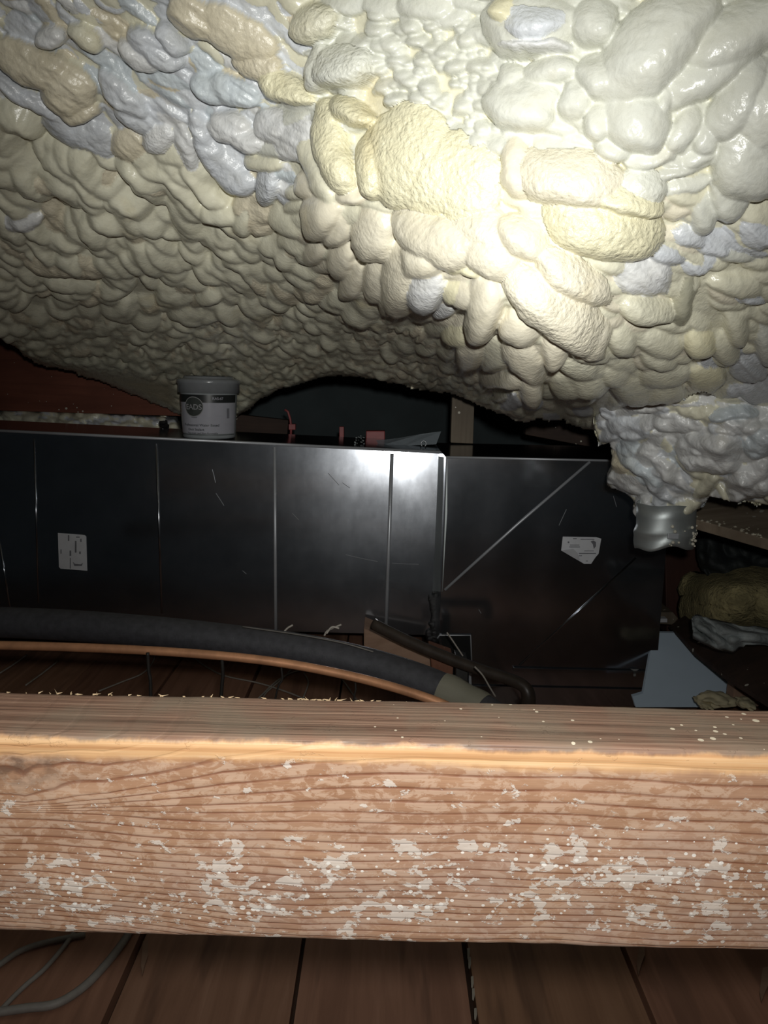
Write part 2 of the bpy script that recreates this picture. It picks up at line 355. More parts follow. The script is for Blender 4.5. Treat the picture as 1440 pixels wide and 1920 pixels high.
hand = [L(997, 52, 88, 68, 0, 42, 'g'), L(1012, 48, 62, 52, 0, 52, 'l', .5), L(960, 20, 28, 36, 10, 46, 'y', .2), L(1009, 94, 74, 20, 5, 50, 'w', .3), L(1114, 49, 45, 55, 0, 40, 'g', .3),
    L(1230, 79, 150, 74, -48, 62, 'g'), L(1128, 148, 48, 40, 20, 36, 'g'), L(1190, 130, 30, 26, -40, 56, 'g', .8), L(1380, 64, 130, 60, -25, 44, 'g'), L(1324, 131, 120, 44, -30, 32, 'g'), L(1376, 187, 90, 38, -55, 28, 'g'),
    L(1399, 290, 62, 80, 20, 40, 'g'), L(1425, 205, 60, 90, 0, 30, 'g'), L(986, 199, 74, 54, 10, 38, 'g'), L(1039, 142, 54, 28, -5, 26, 'g'), L(1087, 187, 30, 40, 10, 28, 'g'), L(963, 150, 30, 30, 0, 22, 'g'),
    L(1192, 225, 64, 60, 0, 44, 'g'), L(1125, 225, 24, 42, 15, 30, 'g'), L(1143, 277, 34, 24, 10, 26, 'g'), L(1279, 240, 28, 52, 30, 26, 'g'), L(1222, 288, 64, 24, -20, 24, 'g'), L(1240, 185, 20, 40, 30, 30, 'g'),
    L(1270, 318, 70, 15, -18, 16, 'g'), L(1285, 345, 60, 14, -16, 14, 'g'), L(1324, 255, 24, 36, 20, 22, 'g'), L(1365, 360, 32, 55, 0, 26, 'g'), L(1320, 395, 30, 44, 10, 24, 'g'), L(1310, 290, 40, 18, -30, 18, 'g'),
    L(1069, 334, 98, 58, 8, 46, 'p', .8), L(975, 315, 30, 56, -10, 32, 'p', .3), L(1200, 345, 48, 36, 0, 30, 'g', .6), L(1125, 418, 118, 64, 12, 40, 'y', 1), L(1170, 372, 70, 30, 10, 44, 'y', .9),
    L(1070, 513, 88, 42, 35, 38, 'p', .9), L(1045, 575, 120, 46, 36, 46, 'p', .9), L(1115, 625, 34, 42, 10, 34, 'p', .5), L(913, 572, 34, 66, 0, 42, 'p', .2), L(880, 545, 34, 22, 10, 26, 'p', .2), L(980, 607, 44, 28, 38, 30, 'p', .2),
    L(1043, 647, 28, 36, 15, 28, 'p', .3), L(990, 672, 54, 30, 50, 26, 'p', .3), L(997, 722, 25, 34, -10, 28, 'p', .2), L(947, 707, 40, 20, 10, 18, 'p', .2), L(890, 653, 30, 32, 0, 24, 'p', .2), L(935, 660, 30, 30, 0, 20, 'c', .2), L(863, 627, 34, 20, 12, 20, 'y', .2),
    L(753, 510, 44, 72, 0, 36, 'p', .4), L(728, 520, 22, 62, 0, 26, 'p', .2), L(830, 433, 100, 56, 26, 42, 'p', .5), L(800, 470, 50, 50, 10, 38, 'p', .3), L(800, 530, 40, 45, 0, 32, 'w', .5), L(867, 493, 32, 16, 0, 22, 'y', .2), L(892, 500, 24, 16, 20, 24, 'y', .2), L(858, 540, 26, 20, 0, 24, 'y', .2), L(835, 573, 26, 20, 0, 18, 'w', .2),
    L(770, 290, 90, 95, 0, 30, 'y', 1), L(850, 335, 105, 88, 30, 34, 'y', 1), L(905, 425, 70, 50, 40, 30, 'p', .7), L(925, 470, 60, 40, 45, 32, 'p', .5), L(980, 440, 50, 40, 50, 34, 'p', .6),
    L(637, 277, 94, 29, 74, 36, 'y', .9), L(610, 317, 78, 22, 68, 26, 'c', .2), L(593, 292, 62, 17, 70, 20, 'c', .1), L(667, 363, 30, 20, 0, 24, 'p', .1), L(702, 310, 64, 27, 84, 34, 'y', .9), L(668, 212, 42, 25, 18, 30, 'y', 1), L(543, 163, 66, 26, 28, 28, 'y', 1),
    L(653, 130, 52, 44, 0, 36, 'g', .9), L(610, 130, 24, 48, 0, 28, 'g', .5), L(600, 40, 46, 44, 20, 26, 'c', .9),
    L(613, 393, 42, 44, 0, 30, 'p', .1), L(645, 420, 26, 36, 0, 24, 'p', .1), L(600, 463, 24, 32, 0, 22, 'p', .1), L(645, 480, 22, 38, 0, 22, 'p', .1), L(703, 433, 38, 54, 0, 30, 'p', .4), L(707, 517, 30, 42, 0, 24, 'p', .2), L(662, 520, 20, 36, 0, 18, 'p', .1), L(560, 360, 22, 14, 10), L(555, 385, 20, 13, 0), L(562, 410, 26, 15, 10), L(560, 250, 40, 50, 0, 14, 'w', .2), L(590, 340, 30, 30, 0, 20, 'p', .1),
    L(1207, 512, 58, 38, 0, 24, 'w', .2), L(1212, 572, 58, 27, 0, 32, 'c', .5), L(1284, 555, 24, 46, 25, 22, 'd', .2), L(1245, 475, 40, 23, 20, 20, 'l', .2), L(1170, 630, 32, 32, 0, 22, 'c'), L(1110, 655, 36, 21, 10, 18, 'c'), L(1090, 683, 36, 19, 10, 16, 'c', .5),
    L(1240, 636, 44, 27, 0, 20, 'c'), L(1234, 667, 38, 22, 0, 20, 'c'), L(1309, 633, 29, 27, 0, 24, 'y'), L(1382, 608, 25, 34, 0, 22, 'c'), L(1357, 645, 32, 31, 0, 20, 'c'), L(1434, 640, 20, 42, 0, 26, 'g'), L(1240, 700, 52, 23, 0, 18, 'c'), L(1318, 705, 38, 23, 0, 18, 'y'), L(1184, 722, 48, 27, 10, 20, 'c'), L(1104, 711, 38, 27, 0, 16, 'c'), L(1068, 719, 32, 19, 0, 18, 'c'), L(1234, 730, 46, 20, 0, 18, 'c'), L(1150, 700, 30, 20, 0, 16, 'c'),
    L(1387, 530, 56, 18, 5, 18, 'c'), L(1425, 430, 44, 32, -15, 24, 'l', .3), L(1375, 470, 40, 20, 10, 14, 'g'), L(1290, 440, 40, 20, 10, 14, 'l', .5), L(1400, 690, 40, 30, 0, 14, 'l', .3), L(1400, 740, 50, 20, 0, 14, 'l', .2),
    # left: torn slabs and folds
    L(65, 112, 78, 36, 22, 22, 't', .1), L(125, 158, 62, 42, 35, 24, 't', .1), L(150, 195, 40, 20, 10, 24, 't', .1), L(60, 180, 80, 16, 30, 12, 'l', .1), L(150, 240, 70, 24, 18, 14, 'l', .1), L(190, 262, 40, 20, 20, 14, 'l', .1), L(230, 168, 62, 20, 38, 16, 'l', .1), L(255, 212, 44, 18, 30, 14, 'l', .1),
    L(300, 88, 66, 22, 35, 18, 'l', .1), L(330, 68, 40, 18, 48, 18, 'l', .1), L(270, 100, 46, 20, 30, 18, 'w', .1), L(165, 62, 44, 18, 40, 16, 'c', .3), L(100, 62, 26, 20, 0, 16, 'w', .1), L(440, 168, 52, 26, 22, 18, 'b', .1), L(400, 165, 36, 22, 30, 16, 'b', .1), L(430, 235, 42, 26, 20, 20, 'w', .1), L(470, 255, 40, 20, 20, 20, 'w', .1),
    L(392, 268, 70, 22, 58, 20, 'l', .1), L(350, 275, 50, 18, 62, 18, 'w', .1), L(445, 325, 50, 22, 42, 20, 'l', .1), L(300, 250, 26, 26, 0, 16, 'w', .8), L(505, 345, 20, 34, 0, 18, 'l', .9), L(515, 230, 40, 28, 20, 18, 'w', .1), L(500, 300, 36, 20, 10, 14, 'c', .2), L(490, 120, 50, 30, 25, 16, 't', .8), L(450, 60, 80, 40, 30, 14, 't', .5), L(370, 30, 60, 30, 30, 14, 't', .3),
    L(345, 345, 88, 17, 44, 22, 'c', .1, 7), L(385, 335, 66, 16, 40, 22, 'c', .1, 8), L(415, 385, 46, 20, 12, 24, 'c', .1, 10), L(460, 400, 22, 28, 0, 22, 'c', .1, 8), L(250, 265, 36, 28, 20, 18, 't', .1), L(330, 320, 60, 16, 55, 16, 'c', .1),
    L(40, 395, 46, 18, -3, 22, 'w', .2, 12), L(125, 487, 90, 22, 8, 18, 't', .2, 12), L(90, 335, 64, 14, 20, 16, 't', .1, 10), L(95, 330, 20, 12, 10, 12, 't', .1, 12), L(20, 320, 30, 40, 0, 12, 't', .1), L(110, 440, 14, 22, 0, 12, 't'), L(130, 440, 13, 22, 0, 12, 't'), L(150, 440, 12, 22, 0, 12, 't'), L(85, 435, 16, 18, 0, 12, 'c')]
def fillers():
    out = []
    mass = [(530, 180), (560, 420), (640, 530), (750, 600), (850, 650), (900, 700), (1000, 790), (2100, 790), (2100, -900), (640, -900), (600, 0)]
    lav = [(-650, 60), (-600, -900), (560, -900), (600, 60), (560, 330), (520, 400), (430, 330), (330, 270), (230, 280), (0, 190)]
    bub = [(700, 20), (900, 40), (960, 240), (930, 280), (760, 200), (680, 190), (600, 160), (560, 60)]
    P1 = lambda p, x, y: bool(inpoly(np.array([[x]]), np.array([[y]]), p)[0, 0])
    for _ in range(17000):
        x = random.uniform(-620, 2080); y = random.uniform(-880, 830)
        inb = -60 < x < 1500 and -60 < y
        if P1(bub, x, y):
            if random.random() < .08: continue
            r = random.choice([9, 11, 13, 16, 22]); out.append((x, y, r, r * random.uniform(.8, 1.1), 0, r * .85, 'g', .1, random.uniform(-3, 3)))
        elif P1(mass, x, y):
            if random.random() < (.84 if y < 450 else .6): continue
            far = max(.35, 1 - max(0, y - 300) / 800); r = random.uniform(26, 44) * far * (1.6 if y < -60 else 1)
            out.append((x, y, r * 1.35, r * .75, random.uniform(-15, 25), r * .42, 'g' if y < 300 else random.choice('cccpl' if x > 1280 or y > 740 else 'ccp'), .25, random.uniform(-6, 1)))
        elif P1(lav, x, y):
            if random.random() < .70: continue
            s = 1.5 if y < -60 else 1
            out.append((x, y, random.uniform(30, 70) * s, random.uniform(12, 22) * s, random.uniform(25, 50), random.uniform(3, 8), random.choice('lllwwbctc'), .15, random.uniform(-4, 3)))
        else:
            t = max(0, min(1, (y - 230) / 500)); a = (54 * (1 - t) + 13 * t) * random.uniform(.7, 1.35); b = a * random.uniform(.36, .55)
            if random.random() < (.80 - .75 * t): continue
            lowleft = y > 520 and x < 420
            ang = random.uniform(-25, 25) if lowleft else random.uniform(26, 56) * (1 - .45 * t)
            out.append((x, y, a, b, ang, b * random.uniform(.75, 1.1), random.choice('cccccct') if y > 300 else 'c', .15, random.uniform(-3, 3)))
    for _ in range(5000):                       # the finest scales close to the far edge
        x = random.uniform(-100, 1130); y = random.uniform(590, 830)
        if P1(mass, x, y): continue
        a = random.uniform(6, 13); out.append((x, y, a, a * .6, random.uniform(-20, 30), a * .5, random.choice('ccct'), .1, random.uniform(0, 6)))
    return out
def mk_steps(a, b, lo, hi, fine, coarse):
    out = [a]; 
    while out[-1] < b: out.append(out[-1] + (fine if lo <= out[-1] < hi else coarse))
    return np.array(out)
low = [(-640, 560), (0, 632), (30, 655), (60, 680), (110, 693), (150, 703), (200, 722), (262, 745), (300, 762), (330, 775), (390, 785), (445, 780), (470, 765), (490, 748), (520, 735), (560, 722), (600, 709), (640, 703), (680, 707), (720, 716), (760, 722), (800, 731), (850, 738), (880, 752), (920, 768), (950, 780), (985, 790), (1030, 786), (1060, 785), (1080, 800), (1110, 806), (1128, 816), (1136, 795), (1160, 770), (1200, 774), (1235, 757), (1262, 764), (1290, 742), (1320, 732), (1352, 754), (1388, 744), (1420, 772), (1440, 778), (1600, 790), (2100, 800)]
poly = [(-640, -900)] + low + [(2100, -900)]
xs = mk_steps(-620, 2060, -90, 1530, 2.6, 14); ys = mk_steps(-880, 834, -70, 900, 2.6, 14)
def main_extra(X, Y, H, T, S):
    # thin smooth foam skin sprayed over the far rafter on the left
    m = np.clip((Y - (660 + .17 * (X - 60))) / 22, 0, 1) * np.clip((345 - X) / 30, 0, 1) * (Y > 600)
    H *= (1 - .85 * m)
    T[:] = T * (1 - m[..., None]) + np.array((.50, .43, .31)) * m[..., None]
fs = fillers(); hand.sort(key=lambda q: q[5])
make_foam('spray_foam', xs, ys, depth_main, poly, low, [fs, hand], 'c', 'cream and grey spray foam coating the whole underside of the roof slope', 'spray foam', extra=main_extra, noise_amp=2.2)

# the ragged foam clump hanging over the metal collar
cl = [(1128, 738), (1120, 775), (1112, 800), (1128, 838), (1142, 832), (1150, 868), (1136, 905), (1148, 920), (1180, 932), (1192, 948), (1186, 956), (1214, 974), (1240, 974), (1252, 962), (1290, 962), (1312, 955), (1322, 942), (1332, 930), (1362, 932), (1400, 940), (1440, 948), (1560, 955)]
cpoly = [(1115, 728)] + cl + [(1570, 955), (1570, 728)]
cd = rbf([(1100, 740, 1.32), (1250, 735, 1.22), (1440, 740, 1.18), (1570, 740, 1.15), (1130, 830, 1.48), (1250, 830, 1.30), (1350, 820, 1.20), (1440, 830, 1.18), (1570, 830, 1.15), (1150, 920, 1.52), (1240, 960, 1.42), (1300, 950, 1.40), (1360, 920, 1.32), (1440, 940, 1.3), (1570, 950, 1.28), (1200, 880, 1.38)])
cs = [L(1330, 852, 56, 26, 8, 26, 'w', .1), L(1330, 835, 60, 30, 0, 22, 'w', .1), L(1405, 895, 48, 36, -8, 30, 'w', .1), L(1420, 830, 30, 26, 0, 18, 'b', .1), L(1180, 800, 44, 22, 20, 18, 'l', .1), L(1150, 812, 28, 16, -20, 16, 'l', .1), L(1210, 880, 70, 16, 42, 18, 'b', .1), L(1235, 905, 64, 15, 45, 18, 'l', .1), L(1255, 875, 60, 14, 40, 16, 'w', .1),
      L(1175, 905, 40, 22, 20, 16, 'w', .1), L(1210, 950, 24, 30, 0, 18, 'w', .1), L(1240, 940, 16, 34, 0, 16, 'l', .1), L(1285, 945, 34, 14, -12, 18, 'c', .2), L(1325, 905, 30, 16, -50, 20, 'c', .2), L(1300, 870, 36, 12, 30, 14, 'c', .1), L(1170, 862, 22, 26, 0, 12, 't', .3), L(1200, 760, 50, 16, -10, 14, 'w', .1), L(1260, 790, 44, 18, 10, 16, 'w', .1), L(1300, 765, 40, 14, 0, 16, 'c', .2), L(1370, 775, 50, 14, 5, 14, 'b', .1), L(1380, 800, 44, 14, 5, 16, 'w', .1), L(1190, 830, 20, 34, 10, 14, 'b', .1), L(1225, 840, 18, 40, 20, 14, 'w', .1)]
cf = [(random.uniform(1100, 1580), random.uniform(730, 980), random.uniform(16, 44), random.uniform(8, 16), random.uniform(-20, 60), random.uniform(3, 9), random.choice('wllbwcc'), .2, random.uniform(-4, 4)) for _ in range(170)]
make_foam('foam_clump', mk_steps(1096, 1584, 0, 9999, 2, 2), mk_steps(722, 985, 0, 9999, 2, 2), cd, cpoly, cl, [cf, sorted(cs, key=lambda q: q[5])], 'w', 'ragged bluish white foam clump hanging at the right above the galvanised collar', 'spray foam', noise_amp=4, roll=7, torn=30, nz=.35, thick=.08)

# foam strip low behind the duct on the left
sl = [(-120, 770), (0, 768), (150, 772), (330, 782), (345, 815), (330, 828), (0, 828), (-120, 828)]
sf = [(random.uniform(-120, 350), random.uniform(755, 835), random.uniform(8, 16), random.uniform(5, 9), random.uniform(-20, 40), random.uniform(3, 8), random.choice('cccl'), .2, 0) for _ in range(500)]
sd = rbf([(-120, 760, 2.85), (350, 760, 2.8), (-120, 835, 2.72), (350, 835, 2.66), (100, 800, 2.74)])
make_foam('foam_strip', mk_steps(-124, 352, 0, 9999, 2.6, 2.6), mk_steps(757, 832, 0, 9999, 2.6, 2.6), sd, sl, sl, [sf], 'c', 'low strip of lumpy foam between the duct top and the red-brown rafter', 'spray foam', noise_amp=3, roll=8, thick=.15)

# ------------------------------------------------------------------ far rafter, post and other timber
rb = MB().slab([at(-160, 600, 2.78), at(10, 610, 2.78), at(440, 729, 2.72), at(440, 786, 2.72), at(330, 780, 2.72), at(-160, 765, 2.78)], (0, .05, 0))
tag(rb.build('roof_rafter', M_redwood, bevel=.003), 'red-brown rafter board behind the bucket, partly covered by foam', 'rafter')

# ------------------------------------------------------------------ the two ducts
TZ = -.20
def lean(p, z, k=.085): return Vector((p.x, p.y - (p.z - z) * k, z))   # faces lean back a little towards the top
yA = on_z(800, 845, TZ).y; yB = on_z(836, 858, TZ).y
A0 = at(-420, 787, yA + .01); A1 = at(826, 848, yA); B0 = at(836, 857, yB); B1 = at(1262, 866, yB + .01)
def duct(name, P, Q, zb, dep, label, lk):
    root = empty(name, (P.x, P.y + .1, zb), label, 'duct')
    d = (Q - P).normalized(); n = Vector((d.y, -d.x, 0)).normalized(); back = -n * dep       # n points to the camera side
    m = MB(); NX, NZ = 60, 24; L_ = (Q - P).length
    vs = []
    for j in range(NZ + 1):
        for i in range(NX + 1):
            b = P + (Q - P) * i / NX; p = lean(b, zb + (b.z - zb) * j / NZ, lk); q = .0006 * math.sin(i * .42 + 1) * math.sin(math.pi * j / NZ)
            vs.append(p + n * q)
    m.add(vs, [(j * (NX + 1) + i, j * (NX + 1) + i + 1, (j + 1) * (NX + 1) + i + 1, (j + 1) * (NX + 1) + i) for j in range(NZ) for i in range(NX)])
    fb_, ft, gb, gt = lean(P, zb, lk), P, lean(Q, zb, lk), Q
    bb, bt, cb, ct = P + back, P + back, Q + back, Q + back
    bb = Vector((bb.x, bb.y, zb)); cb = Vector((cb.x, cb.y, zb)); pass
    m.add([ft, gt, ct, bt], [(0, 1, 2, 3)]); m.add([fb_, gb, cb, bb], [(3, 2, 1, 0)])
    m.add([fb_, ft, bt, bb], [(0, 1, 2, 3)]); m.add([gb, gt, ct, cb], [(3, 2, 1, 0)]); m.add([bb, bt, ct, cb], [(0, 1, 2, 3)])
    body = m.build('body', M_duct, root)
    bm = bmesh.new(); bm.from_mesh(body.data); bmesh.ops.remove_doubles(bm, verts=bm.verts, dist=1e-5); bmesh.ops.recalc_face_normals(bm, faces=bm.faces)
    bm.to_mesh(body.data); bm.free(); body.data.shade_smooth()
    try: body.data.set_sharp_from_angle(angle=R(30))
    except Exception: pass
    pn = (Vector((0, 0, 1)) * .999).cross(d); fn = d.cross(lean(P, zb, lk) - P).normalized(); fn = fn if fn.y < 0 else -fn
    return root, P, fn, d
ZA = on_z(600, 1198, -.5).y * 0 - .735
trunk, PA, NA, dA = duct('sheet_metal_duct', A0, A1, -.70, .34, 'long dark galvanised duct on the left with raised seams, the bucket standing on it', .095)
plen, PB, NB, dB = duct('sheet_metal_plenum', B0, B1, -.836, .40, 'dark galvanised plenum box at the right end of the duct with diagonal creases', .03)
fA = lambda x, y, o=0: on_plane(x, y, PA, NA) + NA * o
fB = lambda x, y, o=0: on_plane(x, y, PB, NB) + NB * o
def ridge(pts, r, name, mat, parent): return MB().tube(pts, r, 8).build(name, mat, parent, smooth=True)
for x1, y1, x2, y2, r in ((293, 832, 304, 1150, .0035), (515, 838, 517, 1180, .0045), (735, 850, 724, 1170, .005), (64, 822, 72, 1130, .0025), (-2, 1010, 20, 1145, .0025)):
    ridge([fA(x1, y1), fA((x1 + x2) / 2, (y1 + y2) / 2), fA(x2, y2)], r, 'seam_rib', M_rib if x1 > 400 else M_duct, trunk)
# turned edge along the top and the drive cleat at the joint
MB().tube([A0 + NA * .002, A1 + NA * .002], .004, 8).build('top_hem', M_rib, trunk, smooth=True)
MB().tube([B0 + NB * .002, B1 + NB * .002], .003, 8).build('top_hem', M_rib, plen, smooth=True)
MB().slab([fA(822, 856, .002), fB(838, 858, .004), fB(838, 960, .004), fB(829, 1108, .004), fA(811, 1108, .002), fA(818, 960, .002)], NA * .004).build('joint_cleat', M_galv, trunk, bevel=.001)
ridge([fB(834, 1106), fB(968, 985), fB(1106, 866)], .0036, 'diagonal_crease', M_rib, plen)
ridge([fB(974, 1247), fB(1082, 1148), fB(1192, 1046)], .0028, 'diagonal_crease', M_duct, plen)
# scratches
for px in ((405, 925, 420, 948), (455, 1070, 462, 1076), (615, 887, 636, 910), (642, 905, 656, 915), (648, 1040, 708, 1053), (735, 1056, 785, 1058), (548, 962, 560, 975), (398, 880, 404, 905)):
    a, b = fA(px[0], px[1], .0006), fA(px[2], px[3], .0006); MB().tube([a, (a + b) / 2 + Vector((.001, 0, -.001)), b], .0007, 4).build('scratch', M_rib, trunk)
for px in ((1062, 955, 1048, 985), (1150, 930, 1156, 950), (898, 1143, 902, 1150)):
    a, b = fB(px[0], px[1], .0006), fB(px[2], px[3], .0006); MB().tube([a, b], .0007, 4).build('scratch', M_rib, plen)
# stickers
st = MB().slab([fA(109, 999, .001), fA(159, 1003, .001), fA(162, 1006, .001), fA(164, 1070, .001), fA(114, 1066, .001), fA(111, 1063, .001)], NA * .0006).build('sticker', M_plate, trunk); st['label'] = 'white rectangular sticker'
for (x, y, wd, hh) in ((128, 1003, 2.5, 11), (141, 1014, 3, 22), (151, 1010, 2.5, 6), (131, 1032, 3, 10), (131.5, 1046, 1.6, 20), (149, 1034, 3, 4.5), (143, 1006, 7, 2), (114, 1030, 2, 8)):
    MB().slab([fA(x, y, .002), fA(x + wd, y, .002), fA(x + wd, y + hh, .002), fA(x, y + hh, .002)], NA * .0002).build('print_mark', M_ink, st)
MB().slab([fA(137, 1053, .002), fA(141, 1057, .002), fA(152, 1058, .002), fA(156, 1055, .002), fA(154, 1061, .002), fA(140, 1061, .002)], NA * .0002).build('print_mark', M_ink, st)
st = MB().slab([fB(1055, 1006, .001), fB(1118, 1007, .001), fB(1127, 1010, .001), fB(1122, 1038, .001), (fB(1116, 1045, .001)), fB(1108, 1057, .001), fB(1095, 1057, .001), fB(1083, 1050, .001), fB(1052, 1032, .001)], NB * .0006).build('sticker', M_plate, plen); st['label'] = 'white sticker with torn lower edge'
for (x, y, wd, hh) in ((1074, 1009, 7, 1.4), (1088, 1010, 26, 1.6), (1068, 1021, 18, 1.4), (1067, 1024.5, 20, 1.6), (1064, 1015, 3, 3), (1085, 1036.5, 32, 1.6), (1085, 1041, 6, 1.4), (1098, 1051, 4, 1.2), (1095, 1032, 18, 1.2)):
    MB().slab([fB(x, y, .002), fB(x + wd, y, .002), fB(x + wd, y + hh, .002), fB(x, y + hh, .002)], NB * .0002).build('print_mark', M_ink, st)
MB().slab([fB(1107, 1015, .002), fB(1112, 1013, .002), fB(1117, 1016, .002), fB(1117, 1024, .002), fB(1113, 1029, .002), fB(1111, 1020, .002)], NB * .0002).build('print_mark', M_ink, st)
tf = MB(); tf.add([fB(1052, 1032, .004), fB(1060, 1029, .010), fB(1072, 1027, .016), fB(1080, 1034, .014), fB(1084, 1042, .009), fB(1087, 1051, .003)], [(0, 1, 2, 3, 4, 5)]); tf.build('peeled_flap', M_plate, st)
# base rail, bottom channel and access opening of the plenum
MB().slab([fB(962, 1250, .002), fB(1212, 1256, .002), fB(1210, 1263, .002), fB(962, 1257, .002)], NB * .006).build('bottom_flange', M_duct, plen, bevel=.001)
MB().slab([fB(882, 1284, .004), fB(1205, 1291, .004), fB(1205, 1294, .004), fB(882, 1287, .004)], NB * .004).build('bottom_rail', M_duct, plen)
MB().slab([fB(828, 1188, .003), fB(884, 1189, .003), fB(882, 1242, .003), fB(830, 1240, .003)], NB * .002).build('opening', plain('opening_shade', (.004, .004, .004), .95), plen)  # flat black plate painted as the dark inside of the opening
op = MB(); op.tube([fB(820, 1196, .004), fB(824, 1190, .004), fB(882, 1190, .004), fB(884, 1240, .004)], .0022, 6)
op.build('opening_rim', M_rib, plen, smooth=True)
MB().slab([fB(878, 1256, .012), fB(905, 1259, .012), fB(905, 1262, .012), fB(882, 1260, .012), fB(883, 1283, .012), fB(878, 1283, .012)], NB * .003).build('corner_bracket', M_rib, plen)
MB().slab([fB(1180, 1252, .006), fB(1196, 1253, .006), fB(1191, 1256, .006), fB(1190, 1266, .006), fB(1186, 1266, .006), fB(1186, 1256, .006)], NB * .002).build('clip', M_galv, plen)
# black sealant along the joint
bm = bmesh.new()
for _ in range(120):
    t = random.random(); x = 820 - 8 * t + random.gauss(0, 5 + 3 * math.sin(9 * t)); y = 1108 + 92 * t
    if t > .75: x += (t - .75) * 60 * random.random()
    p = fA(x, y, .004); r = random.uniform(.004, .011)
    bmesh.ops.create_icosphere(bm, subdivisions=2, radius=r, matrix=Matrix.Translation(p) @ Matrix.Diagonal((1, .6, random.uniform(.8, 1.6), 1)))
me = bpy.data.meshes.new('sealant'); bm.to_mesh(me); bm.free(); link('sealant', me, M_tar, trunk)['label'] = 'lumpy shiny black sealant down the joint'

# ------------------------------------------------------------------ bucket on the duct
def bucket():
    c = at(381, 814, yA + .02); c = Vector((c.x, yA + .095, A1.z + (A0.z - A1.z) * (A1.x - c.x) / (A1.x - A0.x) + .0015)); k = c.y / F
    rt_, rb_ = 52.5 * k, 48 * k; hh = 100 * k
    root = empty('sealant_bucket', c, 'grey plastic sealant bucket with lid and black banded wrapper, standing on the duct', 'bucket')
    pl = plain('grey_translucent_plastic', (.27, .29, .30), .3, var=.08, bump=.02); lid = plain('grey_plastic_lid', (.20, .21, .22), .2, var=.1, bump=.03)
    lab = plain('pale_grey_wrapper', (.36, .36, .40), .16, var=.05, bump=0); blk = plain('black_print', (.02, .022, .022), .35, var=.1, bump=0)
    rad = lambda z: rb_ + (rt_ - rb_) * z / hh
    MB().lathe(c, [(0, .003), (rb_ * .9, .003), (rb_ * .95, 0), (rb_, .004)] + [(rad(z), z) for z in (.02, .05, .1, hh * .8, hh * .84)] + [(rad(hh) + .004, hh * .85), (rad(hh) + .004, hh * .88), (rad(hh), hh * .89), (rad(hh), hh)]).build('pail', pl, root, smooth=True)
    MB().lathe(c, [(rt_ + .003, hh * .83), (rt_ + .0055, hh * .83), (rt_ + .0055, hh * .985), (rt_ + .008, hh), (rt_ + .008, hh + .008), (rt_ + .003, hh + .012), (rt_ - .008, hh + .012), (rt_ - .010, hh + .016), (rt_ - .012, hh + .020), (rt_ - .018, hh + .010), (0, hh + .010)]).build('lid', lid, root, smooth=True)
    a0 = -math.pi / 2 - 1.36; a1 = -math.pi / 2 + 1.36
    def band(z0, z1, off, b0=a0, b1=a1, n=40):
        m = MB(); vs = []
        for z in (z0, z1):
            for i in range(n + 1):
                a = b0 + (b1 - b0) * i / n; r = rad(z) + off; vs.append(c + Vector((r * math.cos(a), r * math.sin(a), z)))
        return m.add(vs, [(i, i + 1, n + 2 + i, n + 1 + i) for i in range(n)])
    wr = band(hh * .10, hh * .79, .0008).build('wrapper', lab, root, smooth=True)
    band(hh * .66, hh * .80, .0014).build('black_band', blk, wr, smooth=True)
    band(hh * .075, hh * .085, .0012).build('base_line', blk, wr, smooth=True)
    def cyl(px, pz, off):        # px: arc metres from the middle, pz: height
        a = -math.pi / 2 + px / rad(pz); r = rad(pz) + off; return c + Vector((r * math.cos(a), r * math.sin(a), pz))
    def disc(cx, cz, r1, r2, off, name, mat, n=48, sx=1):
        m = MB(); vs = []
        for r in (r1, r2):
            for i in range(n): vs.append(cyl(cx + sx * r * math.cos(2 * math.pi * i / n), cz + r * math.sin(2 * math.pi * i / n), off))
        fs = [(i, (i + 1) % n, n + (i + 1) % n, n + i) for i in range(n)]
        if r1 == 0: vs = vs[n:]; fs = [tuple(range(n))]
        return m.add(vs, fs).build(name, mat, wr, smooth=False)
    lx, lz, lr = -.0255, hh * .585, 18 * k
    disc(lx, lz, lr * .01, lr, .0022, 'logo', plain('logo_grey_green', (.05, .056, .052), .35, bump=0), sx=1.05)
    disc(lx, lz, lr * .93, lr * 1.0, .0026, 'logo_ring', plain('logo_ring_grey', (.28, .28, .28), .35, bump=0), sx=1.05)
    def text(s, size, px, pz, mat, off, name):
        cu = bpy.data.curves.new(name, 'FONT'); cu.body = s; cu.size = size; cu.align_x = 'CENTER'; cu.offset = size * .012
        o = bpy.data.objects.new(name, cu); C.objects.link(o); bpy.context.view_layer.update()
        me = bpy.data.meshes.new_from_object(o.evaluated_get(bpy.context.evaluated_depsgraph_get())); bpy.data.objects.remove(o)
        for v in me.vertices: v.co = cyl(px + v.co.x, pz + v.co.y, off)
        return link(name, me, mat, wr, smooth=False)
    text('EADS', 13.5 * k, lx, lz - 5 * k, plain('logo_letters', (.26, .26, .27), .4, bump=0), .0030, 'logo_lettering')
    text('Professional Water Based', 6.6 * k, -6 * k, 23.5 * k, blk, .0018, 'lettering')
    text('Duct Sealant', 6.2 * k, -14 * k, 15.6 * k, blk, .0018, 'lettering')
    text('Non-toxic and Non-flammable', 4.6 * k, -3 * k, 9.5 * k, blk, .0018, 'lettering')
    text('indoor', 4.4 * k, -16 * k, 38.5 * k, blk, .0018, 'lettering')
    text('RAS-67', 6.5 * k, 27 * k, 71.5 * k, lab, .0024, 'lettering')
    m = MB(); vs = [cyl(x, z, .0018) for x, z in ((44 * k, 38 * k), (50 * k, 38 * k), (50 * k, 56 * k), (44 * k, 56 * k))]; m.add(vs, [(0, 1, 2, 3)]); m.build('side_panel_print', M_ink, wr)
bucket()

